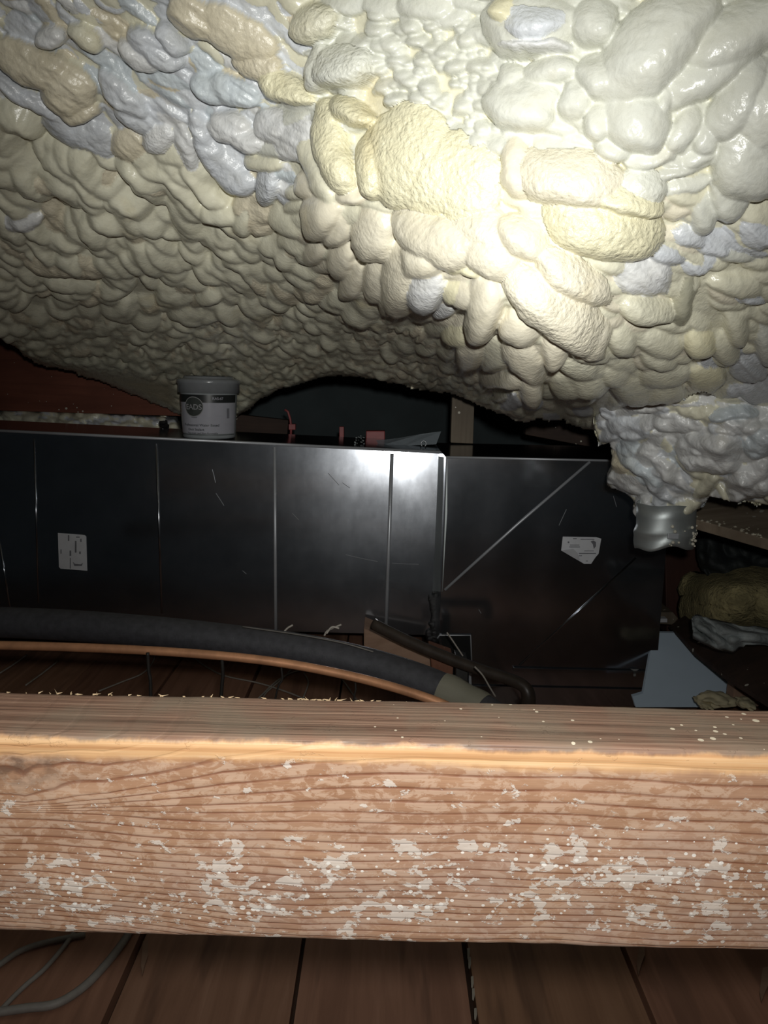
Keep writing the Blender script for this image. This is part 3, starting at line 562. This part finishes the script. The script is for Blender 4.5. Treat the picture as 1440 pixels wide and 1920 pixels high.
# ------------------------------------------------------------------ things behind and on the duct
bk = at(866, 831, 1) ; yp = on_z(866, 834, TZ).y
pz = [at(845, 830, yp), at(887, 832, yp), at(890, 745, yp), at(848, 740, yp)]
tag(MB().slab(pz, (0, .04, 0)).build('wood_post', M_post, bevel=.002), 'short dusty grey-brown wooden post rising from the duct top into the foam', 'post')
def lump(name, cpt, size, n, mat, label, cat, r=(.002, .006)):
    bm = bmesh.new()
    for _ in range(n):
        bmesh.ops.create_icosphere(bm, subdivisions=1, radius=random.uniform(*r), matrix=Matrix.Translation(Vector(cpt) + Vector([random.uniform(-s, s) for s in size])) @ Matrix.Rotation(random.random() * 3, 4, 'X') @ Matrix.Diagonal((random.uniform(.4, 1.6), 1, random.uniform(.4, 1.2), 1)))
    me = bpy.data.meshes.new(name); bm.to_mesh(me); bm.free(); o = link(name, me, mat, smooth=False); return tag(o, label, cat)
q = on_z(675, 833, TZ)
lump('metal_shavings', q + Vector((0, 0, .012)), (.014, .006, .012), 22, M_galv, 'small heap of glittering metal shavings on the duct edge left of the hot spot', 'metal scrap', (.0012, .003))
q = on_z(794, 838, TZ) + Vector((0, 0, .009))
tag(MB().tube([q + Vector((.007 * math.cos(a), 0, .008 * math.sin(a))) for a in [R(t) for t in range(-60, 250, 20)]], .0014, 8).build('metal_ring', M_rib, smooth=True), 'tiny open wire ring standing on the duct edge', 'ring')
pv = plain('clear_plastic_film', (.30, .34, .37), .25, var=.1, bump=.3, bd=.002, Alpha=.5)
yq = on_z(760, 836, TZ).y + .06
ps = MB(); a = [at(705, 826, yq), at(745, 822, yq), at(790, 814, yq), at(827, 809, yq), at(818, 833, yq - .02), at(760, 836, yq - .03), at(712, 836, yq - .03)]
ps.add(a, [(0, 1, 2, 3, 4, 5, 6)])
o = ps.build('plastic_sheet', pv); m = o.modifiers.new('t', 'SOLIDIFY'); m.thickness = .0006
tag(o, 'curled scrap of clear plastic film on the duct left of the wooden post', 'plastic sheet')
red = plain('dull_red', (.30, .07, .07), .5, var=.2)
yr = on_z(700, 833, TZ).y + .2
def boxpx(x0, y0, x1, y1, y, dep): return MB().slab([at(x0, y1, y), at(x1, y1, y), at(x1, y0, y), at(x0, y0, y)], (0, dep, 0))
tag(boxpx(686, 808, 722, 832, yr, .04).build('red_box', red, bevel=.003), 'small dull red box behind the duct edge, above the hot spot', 'box')
tag(boxpx(636, 800, 645, 824, yr + .1, .02).build('red_tag', red, bevel=.002), 'narrow red tag left of the red box behind the duct', 'tag')
v = empty('red_valve', at(545, 822, yr + .15), 'thin red valve handle with a bent wire behind the duct, right of the bucket', 'valve')
MB().tube([at(545, 824, yr + .15), at(546, 800, yr + .15), at(544, 785, yr + .15), at(540, 772, yr + .15), at(534, 768, yr + .15)], .004, 8).build('stem', red, v, smooth=True)
boxpx(541, 795, 554, 806, yr + .145, .02).build('handle', red, v, bevel=.002)
lump('dark_fitting', at(304, 800, 2.42), (.012, .01, .014), 9, plain('dark_fitting_metal', (.05, .05, .05), .3, metal=.7), 'small dark pipe fitting left of the bucket on the duct', 'fitting', (.008, .014))
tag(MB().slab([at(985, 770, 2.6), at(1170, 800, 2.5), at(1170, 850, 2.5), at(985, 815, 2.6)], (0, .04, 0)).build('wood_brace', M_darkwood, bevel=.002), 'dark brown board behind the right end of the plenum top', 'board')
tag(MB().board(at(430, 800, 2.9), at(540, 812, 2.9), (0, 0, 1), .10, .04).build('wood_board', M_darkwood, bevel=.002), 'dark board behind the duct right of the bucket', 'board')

# ------------------------------------------------------------------ galvanised collar under the clump
cc = at(1246, 998, 1.40); cr = 55 * 1.40 / F
root = empty('duct_collar', cc, 'bent galvanised pipe collar sticking out under the foam clump', 'pipe collar')
m = MB(); n = 56; vs = []; rows = [.055, .03, .012, .006, .001, -.006, -.012, -.020, -.026]
for j, z in enumerate(rows):
    for i in range(n):
        a = 2 * math.pi * i / n; r = cr * (1 + (.05 if j in (3, 4) else 0) + .03 * math.sin(3 * a + j)); zz = z - (.006 * math.sin(2 * a + 1.2) + .003 * math.sin(5 * a)) * (1 if j > 5 else .3)
        vs.append(cc + Vector((r * math.cos(a), r * .8 * math.sin(a), zz)))
m.add(vs, [(j * n + i, j * n + (i + 1) % n, (j + 1) * n + (i + 1) % n, (j + 1) * n + i) for j in range(len(rows) - 1) for i in range(n)])
o = m.build('collar', M_galv, root, smooth=True); md = o.modifiers.new('s', 'SOLIDIFY'); md.thickness = .0015
a = math.pi * 1.47
MB().slab([cc + Vector((cr * 1.1 * math.cos(a + t), cr * .9 * math.sin(a + t), z)) for t, z in ((-.12, -.002), (.22, -.002), (.22, .008), (-.12, .008))], (0, -.004, 0)).build('clamp', M_rib, root, bevel=.001)
bm = bmesh.new()
for _ in range(26):
    a = random.uniform(math.pi * 1.45, math.pi * 1.95); p = cc + Vector((cr * 1.04 * math.cos(a), cr * .84 * math.sin(a), random.uniform(-.022, .02)))
    bmesh.ops.create_icosphere(bm, subdivisions=1, radius=random.uniform(.0012, .004), matrix=Matrix.Translation(p))
me = bpy.data.meshes.new('foam_crumbs'); bm.to_mesh(me); bm.free(); link('foam_crumbs', me, plain('foam_crumb', (.66, .63, .52), .7), root)['label'] = 'pale foam crumbs stuck to the collar'

# ------------------------------------------------------------------ right side: boards, insulation, blue board
def crumbs(name, quad, n, parent, r=(.0015, .005)):
    bm = bmesh.new()
    for _ in range(n):
        u, v_ = random.random(), random.random() ** 1.2; p = (quad[0] * (1 - u) + quad[1] * u) * (1 - v_) + (quad[3] * (1 - u) + quad[2] * u) * v_
        bmesh.ops.create_icosphere(bm, subdivisions=1, radius=random.uniform(*r), matrix=Matrix.Translation(p) @ Matrix.Diagonal((1, 1, .7, 1)))
    me = bpy.data.meshes.new(name); bm.to_mesh(me); bm.free(); o = link(name, me, plain('crumb', (.55, .51, .40), .85), parent, smooth=False); o['kind'] = 'stuff'; return o
sh = [at(1262, 962, 1.62), at(1640, 1066, 1.25), at(1640, 915, 1.6), at(1300, 905, 1.9)]
shr = empty('dusty_plank', sh[0], 'grey-brown plank covered in foam crumbs at the right below the foam clump', 'plank')
MB().slab(sh, (0, .01, -.022)).build('plank', wood('dusty_plank_wood', (.26, .20, .14), (.42, .34, .25), 'x', 50), shr, bevel=.002)
crumbs('crumbs', sh, 900, shr, (.001, .0045))
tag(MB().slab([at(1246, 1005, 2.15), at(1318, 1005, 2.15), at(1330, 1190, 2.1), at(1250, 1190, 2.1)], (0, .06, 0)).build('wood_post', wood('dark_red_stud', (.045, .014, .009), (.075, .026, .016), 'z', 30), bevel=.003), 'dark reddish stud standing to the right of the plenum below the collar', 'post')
tag(MB().slab([at(1236, 1148, 1.98), at(1262, 1148, 1.98), at(1272, 1160, 1.98), at(1262, 1172, 1.98), at(1234, 1170, 1.98)], (0, .1, 0)).build('wood_block', M_post, bevel=.002), 'small dusty wood block beside the plenum above the blue board', 'block')
tag(boxpx(1228, 1160, 1251, 1167, 1.96, .02).build('paper_strip', M_plate), 'short white strip on the small wood block beside the plenum', 'strip')
# batt
gx = np.linspace(0, 1, 40); ys_ = np.linspace(0, 1, 24); m = MB(); vs = []
for v_ in ys_:
    for u in gx:
        x = 1290 + 230 * u; y = 1085 + 95 * v_ + 30 * u * v_ + 8 * math.sin(u * 9)
        d = 2.1 - .28 * math.sin(math.pi * min(1, v_ * .9 + .1)) * min(1, u * 3 + .2) - .08 * u + .03 * mnoise.noise(Vector((u * 6, v_ * 5, 0)))
        vs.append(at(x + 10 * mnoise.noise(Vector((0, v_ * 4, 2))), y, d))
m.add(vs, [(j * 40 + i, j * 40 + i + 1, (j + 1) * 40 + i + 1, (j + 1) * 40 + i) for j in range(23) for i in range(39)])
bt = empty('insulation_batt', at(1380, 1150, 1.9), 'yellow glass wool batt with torn grey paper facing at the right', 'insulation')
o = m.build('glass_wool', M_glass, bt, smooth=True); md = o.modifiers.new('s', 'SOLIDIFY'); md.thickness = .03
def sheet(pts_top, pts_bot, d0, amp, seed, mat, name, parent):
    n = 48; k = 14; m = MB(); vs = []
    ip = lambda P, u: (lambda s: [P[min(int(s), len(P) - 2)][c] * (1 - (s - min(int(s), len(P) - 2))) + P[min(int(s), len(P) - 2) + 1][c] * (s - min(int(s), len(P) - 2)) for c in (0, 1)])(u * (len(P) - 1))
    for j in range(k):
        for i in range(n):
            u, v_ = i / (n - 1), j / (k - 1); a = ip(pts_top, u); b = ip(pts_bot, u)
            x = a[0] * (1 - v_) + b[0] * v_; y = a[1] * (1 - v_) + b[1] * v_ + 3 * mnoise.noise(Vector((u * 9, seed, 1)))
            vs.append(at(x, y, d0 - .1 * math.sin(v_ * 2.4) * .6 + amp * mnoise.noise(Vector((u * 7, v_ * 4, seed)))))
    m.add(vs, [(j * n + i, j * n + i + 1, (j + 1) * n + i + 1, (j + 1) * n + i) for j in range(k - 1) for i in range(n - 1)])
    o = m.build(name, mat, parent, smooth=True); md = o.modifiers.new('s', 'SOLIDIFY'); md.thickness = .003; return o
sheet([(1296, 1160), (1310, 1153), (1340, 1165), (1440, 1180), (1560, 1200)], [(1300, 1195), (1340, 1215), (1375, 1222), (1400, 1208), (1450, 1212), (1570, 1240)], 1.62, .04, 3, M_kraft, 'paper_facing', bt)['label'] = 'torn grey paper facing'
sheet([(1305, 1010), (1350, 1005), (1400, 1020), (1560, 1040)], [(1310, 1060), (1330, 1085), (1400, 1100), (1450, 1075), (1570, 1110)], 2.0, .05, 8, plain('black_paper', (.03, .036, .036), .7, scale=12, bump=.8, bd=.005), 'back_paper', bt)['label'] = 'black paper backing'
# diagonal brace at the right
b0, b1 = at(1246, 1176, 1.95), at(1500, 1360, 1.25)
e0, e1 = at(1420, 1160, 2.0), at(1560, 1290, 1.3)
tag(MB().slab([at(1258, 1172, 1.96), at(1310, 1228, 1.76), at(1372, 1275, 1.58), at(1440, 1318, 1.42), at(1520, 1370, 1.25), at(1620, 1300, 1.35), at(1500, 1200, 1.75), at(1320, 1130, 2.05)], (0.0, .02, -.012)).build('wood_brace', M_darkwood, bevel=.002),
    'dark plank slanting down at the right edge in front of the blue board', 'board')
def bb(x, y): return at(x, y, 1.93 - .17 * (y - 1186) / 134)
tag(MB().slab([bb(1226, 1186), bb(1290, 1187), bb(1330, 1220), bb(1382, 1262), bb(1372, 1312), bb(1369, 1326), bb(1192, 1326), bb(1186, 1306), bb(1206, 1300)], (0, .012, 0)).build('blue_board', M_daylit_blue),
    'board coloured pale blue for daylight, leaning low at the right between plenum and slanting plank', 'board')
tag(MB().slab([at(1380, 1262, 1.74), at(1404, 1275, 1.73), at(1426, 1300, 1.71), at(1424, 1325, 1.69), at(1373, 1325, 1.69)], (0, .04, 0)).build('wood_offcut', M_ply, bevel=.003), 'pinkish wood offcut beside the lower right corner of the blue board', 'block')
for (x, y, sx, sy, lb) in ((1345, 1312, 32, 12, 'largest pale foam scrap in front of the blue board'), (1398, 1318, 16, 9, 'small pale foam scrap nearest the right edge, beside the wood offcut'), (1318, 1318, 12, 6, 'smallest pale foam scrap at the foot of the blue board')):
    bm = bmesh.new(); bmesh.ops.create_icosphere(bm, subdivisions=4, radius=1)
    for v_ in bm.verts:
        n_ = mnoise.noise(v_.co * 2 + Vector((x, 0, 0))); v_.co *= 1 + .5 * n_; c0 = at(x, y, 1.64); v_.co = c0 + Vector((v_.co.x * sx * 1.64 / F, v_.co.y * .03, v_.co.z * sy * 1.64 / F))
    me = bpy.data.meshes.new('foam_scrap'); bm.to_mesh(me); bm.free(); o = link('foam_scrap', me, plain('foam_scrap_cream', (.62, .55, .36), .7, var=.15)); tag(o, lb, 'foam scrap', 'foam scraps by the blue board')

# ------------------------------------------------------------------ blocks under the duct joint
tag(MB().slab([at(682, 1178, 1.90), at(812, 1235, 1.80), at(808, 1290, 1.74), at(682, 1235, 1.84)], (0, .10, 0)).build('wood_block', M_ply, bevel=.003), 'pale wood block supporting the duct beneath its joint', 'block')
tag(MB().slab([at(806, 1222, 1.70), at(851, 1238, 1.68), at(847, 1290, 1.66), at(811, 1275, 1.68)], (0, .08, 0)).build('wood_block', M_redblock, bevel=.003), 'red-brown wood block right of the pale block under the joint', 'block')
tag(MB().slab([at(855, 1235, 1.66), at(878, 1240, 1.66), at(878, 1330, 1.64), at(852, 1330, 1.64)], (0, .06, 0)).build('sheet_metal_strip', plain('dark_metal_strip', (.03, .028, .026), .5, metal=.5), bevel=.002), 'dark upright metal strip at the foot of the plenum corner', 'strip')

# ------------------------------------------------------------------ pipes
def pipe(name, pts, r, mat, label, cat, seg=16, n=10):
    o = MB().tube(spline(pts, n), r, seg).build(name, mat, smooth=True); return tag(o, label, cat)
bp = [at(-300, 1160, 1.30), at(-60, 1165, 1.26), at(120, 1172, 1.24), at(300, 1186, 1.22), at(450, 1203, 1.2), at(560, 1218, 1.18), at(680, 1243, 1.15), at(790, 1278, 1.11), at(880, 1320, 1.07), at(960, 1375, 1.02), at(1050, 1460, .96)]
ins = empty('insulated_pipe', bp[4], 'thick black foam-insulated refrigerant pipe curving across above the copper pipe', 'pipe')
MB().tube(spline(bp, 10), .0262, 24).build('insulation', M_black, ins, smooth=True)
# a slit seam and clear tape end
slit = [at(455, 1175, 1.172), at(560, 1190, 1.152), at(640, 1205, 1.135), at(700, 1222, 1.12)]
MB().tube(spline(slit, 8), .0012, 6).build('slit', plain('slit_edge', (.12, .11, .10), .7), ins, smooth=True)
tp = NT('clear_tape'); M_tape = tp.out(Base__Color=(.42, .40, .30), Roughness=.25, Alpha=.45)
ta = [at(868 - 20 * (1 - i / 6) , 1318 - 10 * (1 - i / 6), 1.075) for i in range(7)]
m = MB(); vs = []; path = spline(bp, 10); seg0 = [p for p in path if 825 < 720 + F * (p.dot(rt) / p.dot(fw)) < 905]
if len(seg0) > 2: MB().tube(seg0, lambda t: .0275 + .001 * math.sin(t * 9), 24, caps=False).build('tape', M_tape, ins, smooth=True)['label'] = 'translucent wrapping tape'
pipe('copper_pipe', [at(-300, 1206, 1.10), at(-60, 1209, 1.06), at(120, 1213, 1.05), at(300, 1221, 1.04), at(450, 1233, 1.03), at(560, 1248, 1.02), at(680, 1273, 1.0), at(790, 1305, .97), at(860, 1335, .95), at(940, 1385, .92)], .0063, M_copper, 'thin bare copper pipe running just below the black insulated pipe', 'pipe', 16)
dp = [at(700, 1170, 1.72), at(760, 1200, 1.68), at(830, 1230, 1.64), at(900, 1256, 1.60), at(950, 1272, 1.57), at(978, 1284, 1.55), at(990, 1300, 1.54), at(990, 1325, 1.54)]
tag(MB().tube(spline(dp, 8), lambda t: .0135 + .003 * max(0, t - .75) * 4, 20).build('drain_pipe', plain('dark_brown_pipe', (.05, .038, .03), .4, var=.3, scale=40), smooth=True), 'dark drain pipe slanting down to an elbow in front of the plenum', 'pipe')
wl = ['leftmost dark wire hanger dropping from the copper pipe behind the joist', 'second dark wire hanger from the left under the copper pipe', 'third dark wire hanger from the left under the copper pipe', 'rightmost dark wire hanger under the copper pipe, nearest the pale block']
for i, (xa, ya, xb, yb_) in enumerate(((277, 1224, 283, 1330), (416, 1232, 413, 1330), (527, 1246, 512, 1330), (665, 1270, 661, 1335))):
    pipe('wire_hanger', [at(xa, ya, 1.03), at(xa + 2, (ya * 2 + yb_) / 3, 1.03), at((xa + xb) / 2 + 2, (ya + yb_) / 2, 1.03), at(xb, yb_, 1.03)], .0026 if i < 2 else .0014, M_dark, wl[i], 'wire', 8)
# thin wires lying about on the floor beyond the joist
def fz(x, y, h=.004): return on_z(x, y, FZ + h)
wires = [([(185, 1296), (230, 1278), (268, 1262), (288, 1238), (290, 1215)], 'thin pale wire rising from the joist to the pipe at the far left'),
         ([(362, 1233), (390, 1252), (425, 1268), (490, 1282), (560, 1306), (600, 1330)], 'long thin pale wire crossing behind the second hanger'),
         ([(484, 1310), (515, 1280), (545, 1262), (585, 1254), (620, 1262)], 'thin pale wire looping up right of the third hanger'),
         ([(490, 1316), (500, 1298), (530, 1272), (552, 1248)], 'thin pale wire standing steeply beside the third hanger'),
         ([(630, 1258), (650, 1285), (678, 1325)], 'short straight pale wire beside the rightmost hanger'),
         ([(0, 1262), (25, 1246), (50, 1228)], 'short pale wire at the left edge below the copper pipe'),
         ([(48, 1285), (80, 1262), (108, 1240)], 'pale wire slanting on the floor near the left edge below the copper pipe'),
         ([(568, 1310), (578, 1280), (570, 1262)], 'dim curled wire between the third and rightmost hangers')]
for p, lb in wires: pipe('thin_wire', [fz(x, y) for x, y in p], .0022, M_wire, lb, 'wire', 6, 6)
for p, lb, d in (([(838, 1186), (848, 1200), (860, 1218), (868, 1230)], 'upper thin grey wire crossing the black opening of the plenum', 1.60), ([(890, 1250), (905, 1266), (918, 1288), (929, 1306)], 'lower thin grey wire curving down in front of the plenum foot', 1.45),
                 ([(612, 1188), (622, 1176), (636, 1178)], 'small grey wire curl poking up above the insulated pipe', 1.3), ([(608, 1192), (615, 1182), (640, 1171)], 'second small wire curl above the insulated pipe', 1.32), ([(533, 1184), (540, 1177), (549, 1172)], 'short grey wire end above the slit in the insulated pipe', 1.32)):
    pipe('thin_wire', [at(x, y, d) for x, y in p], .0018, M_wire, lb, 'wire', 6, 6)
M_cable = plain('grey_cable_sheath', (.27, .25, .23), .55, var=.15, scale=50)
for p, r, lb in (([(-60, 1850), (0, 1808), (40, 1782), (90, 1766), (160, 1752)], .0042, 'grey cable at the left crossing highest under the joist'),
                 ([(-30, 1930), (5, 1890), (45, 1850), (85, 1815), (125, 1768), (150, 1730)], .0034, 'thin grey cable running diagonally in the lower left corner'),
                 ([(-60, 1905), (0, 1897), (50, 1890), (105, 1882), (155, 1852), (195, 1812), (232, 1765), (255, 1725)], .0058, 'thick pale cable looping in the lower left corner')):
    pipe('floor_cable', [on_z(x, y, FZ + r + .003) for x, y in p], r, M_cable, lb, 'cable', 10)
for x, y, w_, lb in ((270, 1800, 8, 'pale splinter on the floor seam below the left half of the joist'), (1200, 1800, 9, 'pale torn chip on the floor seam under the right part of the joist'), (1432, 1850, 12, 'pale paper scrap at the lower right corner of the photo')):
    p = [on_z(x + a * w_, y + b * 32, FZ + .004) for a, b in ((-.2, -1), (.9, -1.1), (1, -.2), (.3, .3), (-.4, 1), (-.7, .4))]
    tag(MB().slab(p, (0, 0, .003)).build('chip', M_ply), lb, 'chip')
# white flecks in the floor seams
pts = []
for k, (xs_, ys0) in enumerate([((878, 880, 885, 887, 891), (1790, 1807, 1843, 1866, 1903))]):
    for i, (x, y) in enumerate(zip(xs_, ys0)):
        p = [on_z(x + a * 3.5, y + b * 11, FZ + .005) for a, b in ((-.6, -.9), (.7, -1), (.9, .1), (.4, 1), (-.5, .8))]
        tag(MB().slab(p, (0, 0, .002)).build('chip', plain('white_fleck', (.42, .38, .32), .8)), ['topmost', 'second', 'third', 'fourth', 'lowest'][i] + ' white fleck in the floor seam right of centre', 'chip', 'white flecks in the floor seam')

# ------------------------------------------------------------------ foreground joist
YF, YB = .34, .389; ZT = -(YF * .507); ZB_ = -(YF * .826)
def joist():
    K = F / YF                                   # about how many photograph pixels one metre of the face takes
    root = empty('ceiling_joist', (0, YF + .02, ZB_), 'rough orange-brown timber joist in the foreground, spotted with white paint', 'joist')
    rr = .006; prof = []
    for (cy, cz, a0) in ((YB - .003, ZT - .003, 90), (YF + rr, ZT - rr, 90)):
        pass
    prof = [(YB, ZB_ + .004), (YB, ZT - .003)] + [(YB - .003 + .003 * math.cos(R(a)), ZT - .003 + .003 * math.sin(R(a))) for a in (45, 90)]
    prof += [(YB + (YF + rr - YB) * t, ZT) for t in (.2, .4, .6, .8)]
    prof += [(YF + rr + rr * math.cos(R(a)), ZT - rr + rr * math.sin(R(a))) for a in range(90, 181, 10)]
    prof += [(YF, ZT - rr + (ZB_ + .004 - ZT + rr) * t) for t in np.linspace(.02, 1, 60)]
    prof += [(YF + .004 + .004 * math.cos(R(a)), ZB_ + .004 + .004 * math.sin(R(a))) for a in (210, 240, 270)] + [(YB - .004, ZB_)]
    n = len(prof); NX = 900; X = np.linspace(-1.1, 1.1, NX); vs = []
    for x in X:
        for (y, z) in prof:
            w1 = .0009 * mnoise.noise(Vector((x * 9, y * 30, z * 30))) + .0004 * mnoise.noise(Vector((x * 60, y * 90, z * 90)))
            vs.append((x, y + w1, z + w1 * .7 + .0008 * mnoise.noise(Vector((x * 5, 3, 0)))))
    fs = [(i * n + k, i * n + (k + 1) % n, (i + 1) * n + (k + 1) % n, (i + 1) * n + k) for i in range(NX - 1) for k in range(n)] + [tuple(range(n)), tuple(range((NX - 1) * n, NX * n))[::-1]]
    me = bpy.data.meshes.new('timber'); me.from_pydata(vs, [], fs); 
    V = np.array(vs); px = 720 + V[:, 0] * K * .96 ; h = (ZT - V[:, 2]) / (ZT - ZB_)   # h: 0 top .. 1 bottom of the face
    u = 100 * (V[:, 0] / .34)                                           # along the joist, hundredths of face distance
    # grain lines: level on the right, sagging into the knot at the left
    X_ = V[:, 0]; pxx = 720 + X_ / .37 * 1440; hc = .38
    cf = np.interp(pxx, [-3000, 30, 60, 115, 210, 310, 430, 590, 760], [.12, .12, .12, .16, .28, .48, .75, .95, 1]); s = cf
    g = np.where(h < hc, hc + (h - hc) / cf, hc + (h - hc) / (.80 + .20 * cf))
    g = g + .010 * np.sin(X_ * 22) + .005 * np.sin(X_ * 61 + h * 9)
    kx, kh = -.178, .12; dk = np.hypot((X_ - kx) / .05, (h - kh) / .20)
    gp = np.clip(g, 0, 3); phase = 11.0 * gp + 11.0 * gp ** 2 - 5 * np.log(1 - 1.5 * np.minimum(g, 0))
    kn = np.exp(-dk ** 2 * 1.2)
    phase = phase + 5.0 * kn
    a = me.attributes.new('grain', 'FLOAT', 'POINT'); a.data.foreach_set('value', phase.astype(np.float32))
    a = me.attributes.new('facing', 'FLOAT', 'POINT'); a.data.foreach_set('value', h.astype(np.float32))
    a = me.attributes.new('knot', 'FLOAT', 'POINT'); a.data.foreach_set('value', kn.astype(np.float32))
    a = me.attributes.new('along', 'FLOAT', 'POINT'); a.data.foreach_set('value', X_.astype(np.float32))
    t = NT('old_orange_pine'); A = lambda s_: t.n('ShaderNodeAttribute', _attribute_name=s_).outputs['Fac']
    P = t.pos((1, 1, 1)); gr = A('grain'); hh = A('facing'); kn_ = A('knot'); al = A('along')
    nn = t.noise(t.pos((10, 30, 60)), 1.3, 3, .55); ph = t.math('ADD', gr, t.math('MULTIPLY', t.math('SUBTRACT', nn, .5), .28))
    fr = t.math('FRACT', ph)                                           # one dark latewood line per ring
    line = t.ramp(fr, [(0, 1), (.06, .8), (.14, .12), (.45, 0), (.74, .04), (.90, .35), (.96, 1)])
    fine = t.noise(t.pos((4, 200, 380)), 1.6, 4, .6)
    c0 = t.ramp(t.noise(t.pos((7, 30, 26)), 3, 5, .6), [(.3, (.32, .170, .095)), (.5, (.41, .235, .140)), (.72, (.50, .305, .195))])
    c0 = t.mix(t.math('MULTIPLY', t.ramp(fine, [(.35, .45), (.6, 0)]), 1.0), c0, (.34, .18, .11))
    # rubbed paler blotches (thin old whitewash)
    bl = t.noise(t.pos((60, 60, 110)), 1.7, 5, .7, .6)
    lowm = t.ramp(t.math('ADD', hh, t.math('MULTIPLY', al, .75)), [(.22, 0), (.75, 1)])
    c0 = t.mix(t.ramp(bl, [(.47, 0), (.54, .62)]), c0, (.56, .395, .285))
    c0 = t.mix(t.math('MULTIPLY', t.math('MULTIPLY', lowm, t.ramp(t.noise(t.pos((14, 14, 22)), 2.4, 4), [(.4, .1), (.65, .6)])), .8), c0, (.40, .28, .235))
    linem = t.math('MULTIPLY', line, t.ramp(t.noise(t.pos((20, 20, 40)), 2.5, 3), [(.3, .45), (.6, .95)]))
    c1 = t.mix(linem, c0, (.20, .075, .038))
    c1 = t.mix(t.math('MULTIPLY', t.ramp(kn_, [(.35, 0), (.9, .8)]), t.ramp(t.noise(t.pos((60, 60, 90)), 2.2, 5), [(.4, 1), (.6, .2)])), c1, (.13, .075, .05))
    # white paint splatter, denser low and to the right
    wv = t.n('ShaderNodeVectorMath', _operation='ADD', i0=t.pos((88, 88, 135)), i1=(0, 0, 0)).outputs[0]
    sp1 = t.noise(wv, 1.15, 5, .62, .25); dens = t.ramp(t.math('ADD', hh, t.math('MULTIPLY', al, .9)), [(.30, 0), (.62, .8), (.82, 1), (1.0, .45)])
    dens = t.math('MULTIPLY', dens, t.ramp(hh, [(.12, 0), (.3, .6), (.55, 1), (.86, 1), (.95, .2)]))
    clus = t.noise(t.pos((11, 11, 22)), 2.1, 3, .6)
    amt = t.math('MULTIPLY', dens, t.ramp(clus, [(.30, .25), (.62, 1)]))
    m1 = t.ramp(t.math('ADD', sp1, t.math('MULTIPLY', amt, .17)), [(.640, 0), (.656, 1)])
    c1 = t.mix(t.math('MULTIPLY', m1, .58), c1, (.74, .70, .64))
    vo = t.n('ShaderNodeTexVoronoi', Vector=t.pos((190, 190, 230)), Scale=1.0).outputs['Distance']
    m2 = t.math('LESS_THAN', vo, t.math('MULTIPLY', amt, .30)); c1 = t.mix(t.math('MULTIPLY', m2, .8), c1, (.84, .80, .74))
    # fresh orange strip under the upper edge, thickened and warmed to paint in the highlight
    jag = t.math('ADD', hh, t.math('MULTIPLY', t.math('SUBTRACT', t.noise(t.pos((14, 20, 4)), 2, 5, .65), .5), .10))
    st_ = t.ramp(jag, [(.06, 1), (.09, .95), (.125, 0)])
    oc = t.ramp(t.noise(t.pos((3, 40, 330)), 1.5, 4), [(.35, (.52, .27, .12)), (.55, (.66, .39, .19)), (.7, (.76, .51, .29))])
    c1 = t.mix(st_, c1, oc)
    # weathered top face
    tf_ = t.ramp(jag, [(.0, 1), (.018, 1), (.034, 0)])
    tg = t.noise(t.pos((3, 420, 60)), 1.5, 4, .6)
    tc_ = t.ramp(tg, [(.35, (.12, .062, .040)), (.55, (.27, .155, .105)), (.75, (.42, .28, .20))])
    tc_ = t.mix(t.ramp(t.noise(t.pos((9, 9, 9)), 2.2, 4), [(.45, 0), (.65, .6)]), tc_, (.22, .18, .13))
    v3 = t.n('ShaderNodeTexVoronoi', Vector=t.pos((135, 135, 135)), Scale=1.0).outputs['Distance']
    sk_ = t.math('LESS_THAN', v3, t.math('MULTIPLY', t.ramp(t.math('ADD', t.math('MULTIPLY', al, 1.6), .35), [(.2, .05), (.9, 1)]), t.math('MULTIPLY', t.ramp(t.noise(t.pos(), 30, 3), [(.38, 0), (.6, 1)]), .36)))
    tc_ = t.mix(sk_, tc_, (.78, .68, .52))
    c1 = t.mix(tf_, c1, tc_)
    hgt = t.math('ADD', t.math('MULTIPLY', line, -.6), t.math('ADD', t.math('MULTIPLY', fine, .5), t.math('ADD', t.math('MULTIPLY', m1, .5), t.math('MULTIPLY', t.math('MULTIPLY', tg, tf_), 1.2))))
    mat = t.out(Base__Color=c1, Roughness=t.ramp(bl, [(.4, .48), (.6, .62)]), Normal=t.bump(hgt, .6, .0006))
    o = link('timber', me, mat, root)
    # splinters along the far upper edge
    sb = MB()
    for _ in range(55):
        x = random.choice((random.uniform(-.20, -.07), random.uniform(-.055, -.0), random.uniform(-.20, .02), random.uniform(-.045, -.02)))
        ln = random.uniform(.001, .0035) * (1.4 if random.random() < .15 else 1); p = Vector((x, YB - .002, ZT - .0005)); d = Vector((random.uniform(-1, 1), random.uniform(-.2, .4), random.uniform(.0, .30))).normalized()
        e = p + d * ln; wv_ = Vector((0, 0, .0005)); sb.add([p - wv_, p + Vector((.0006, 0, 0)), p + wv_, e], [(0, 1, 3), (1, 2, 3), (2, 0, 3)])
    so = sb.build('splinters', plain('pale_splinter', (.50, .37, .22), .7), root); so['kind'] = 'stuff'; so['label'] = 'pale splinters along the far upper edge'
joist()
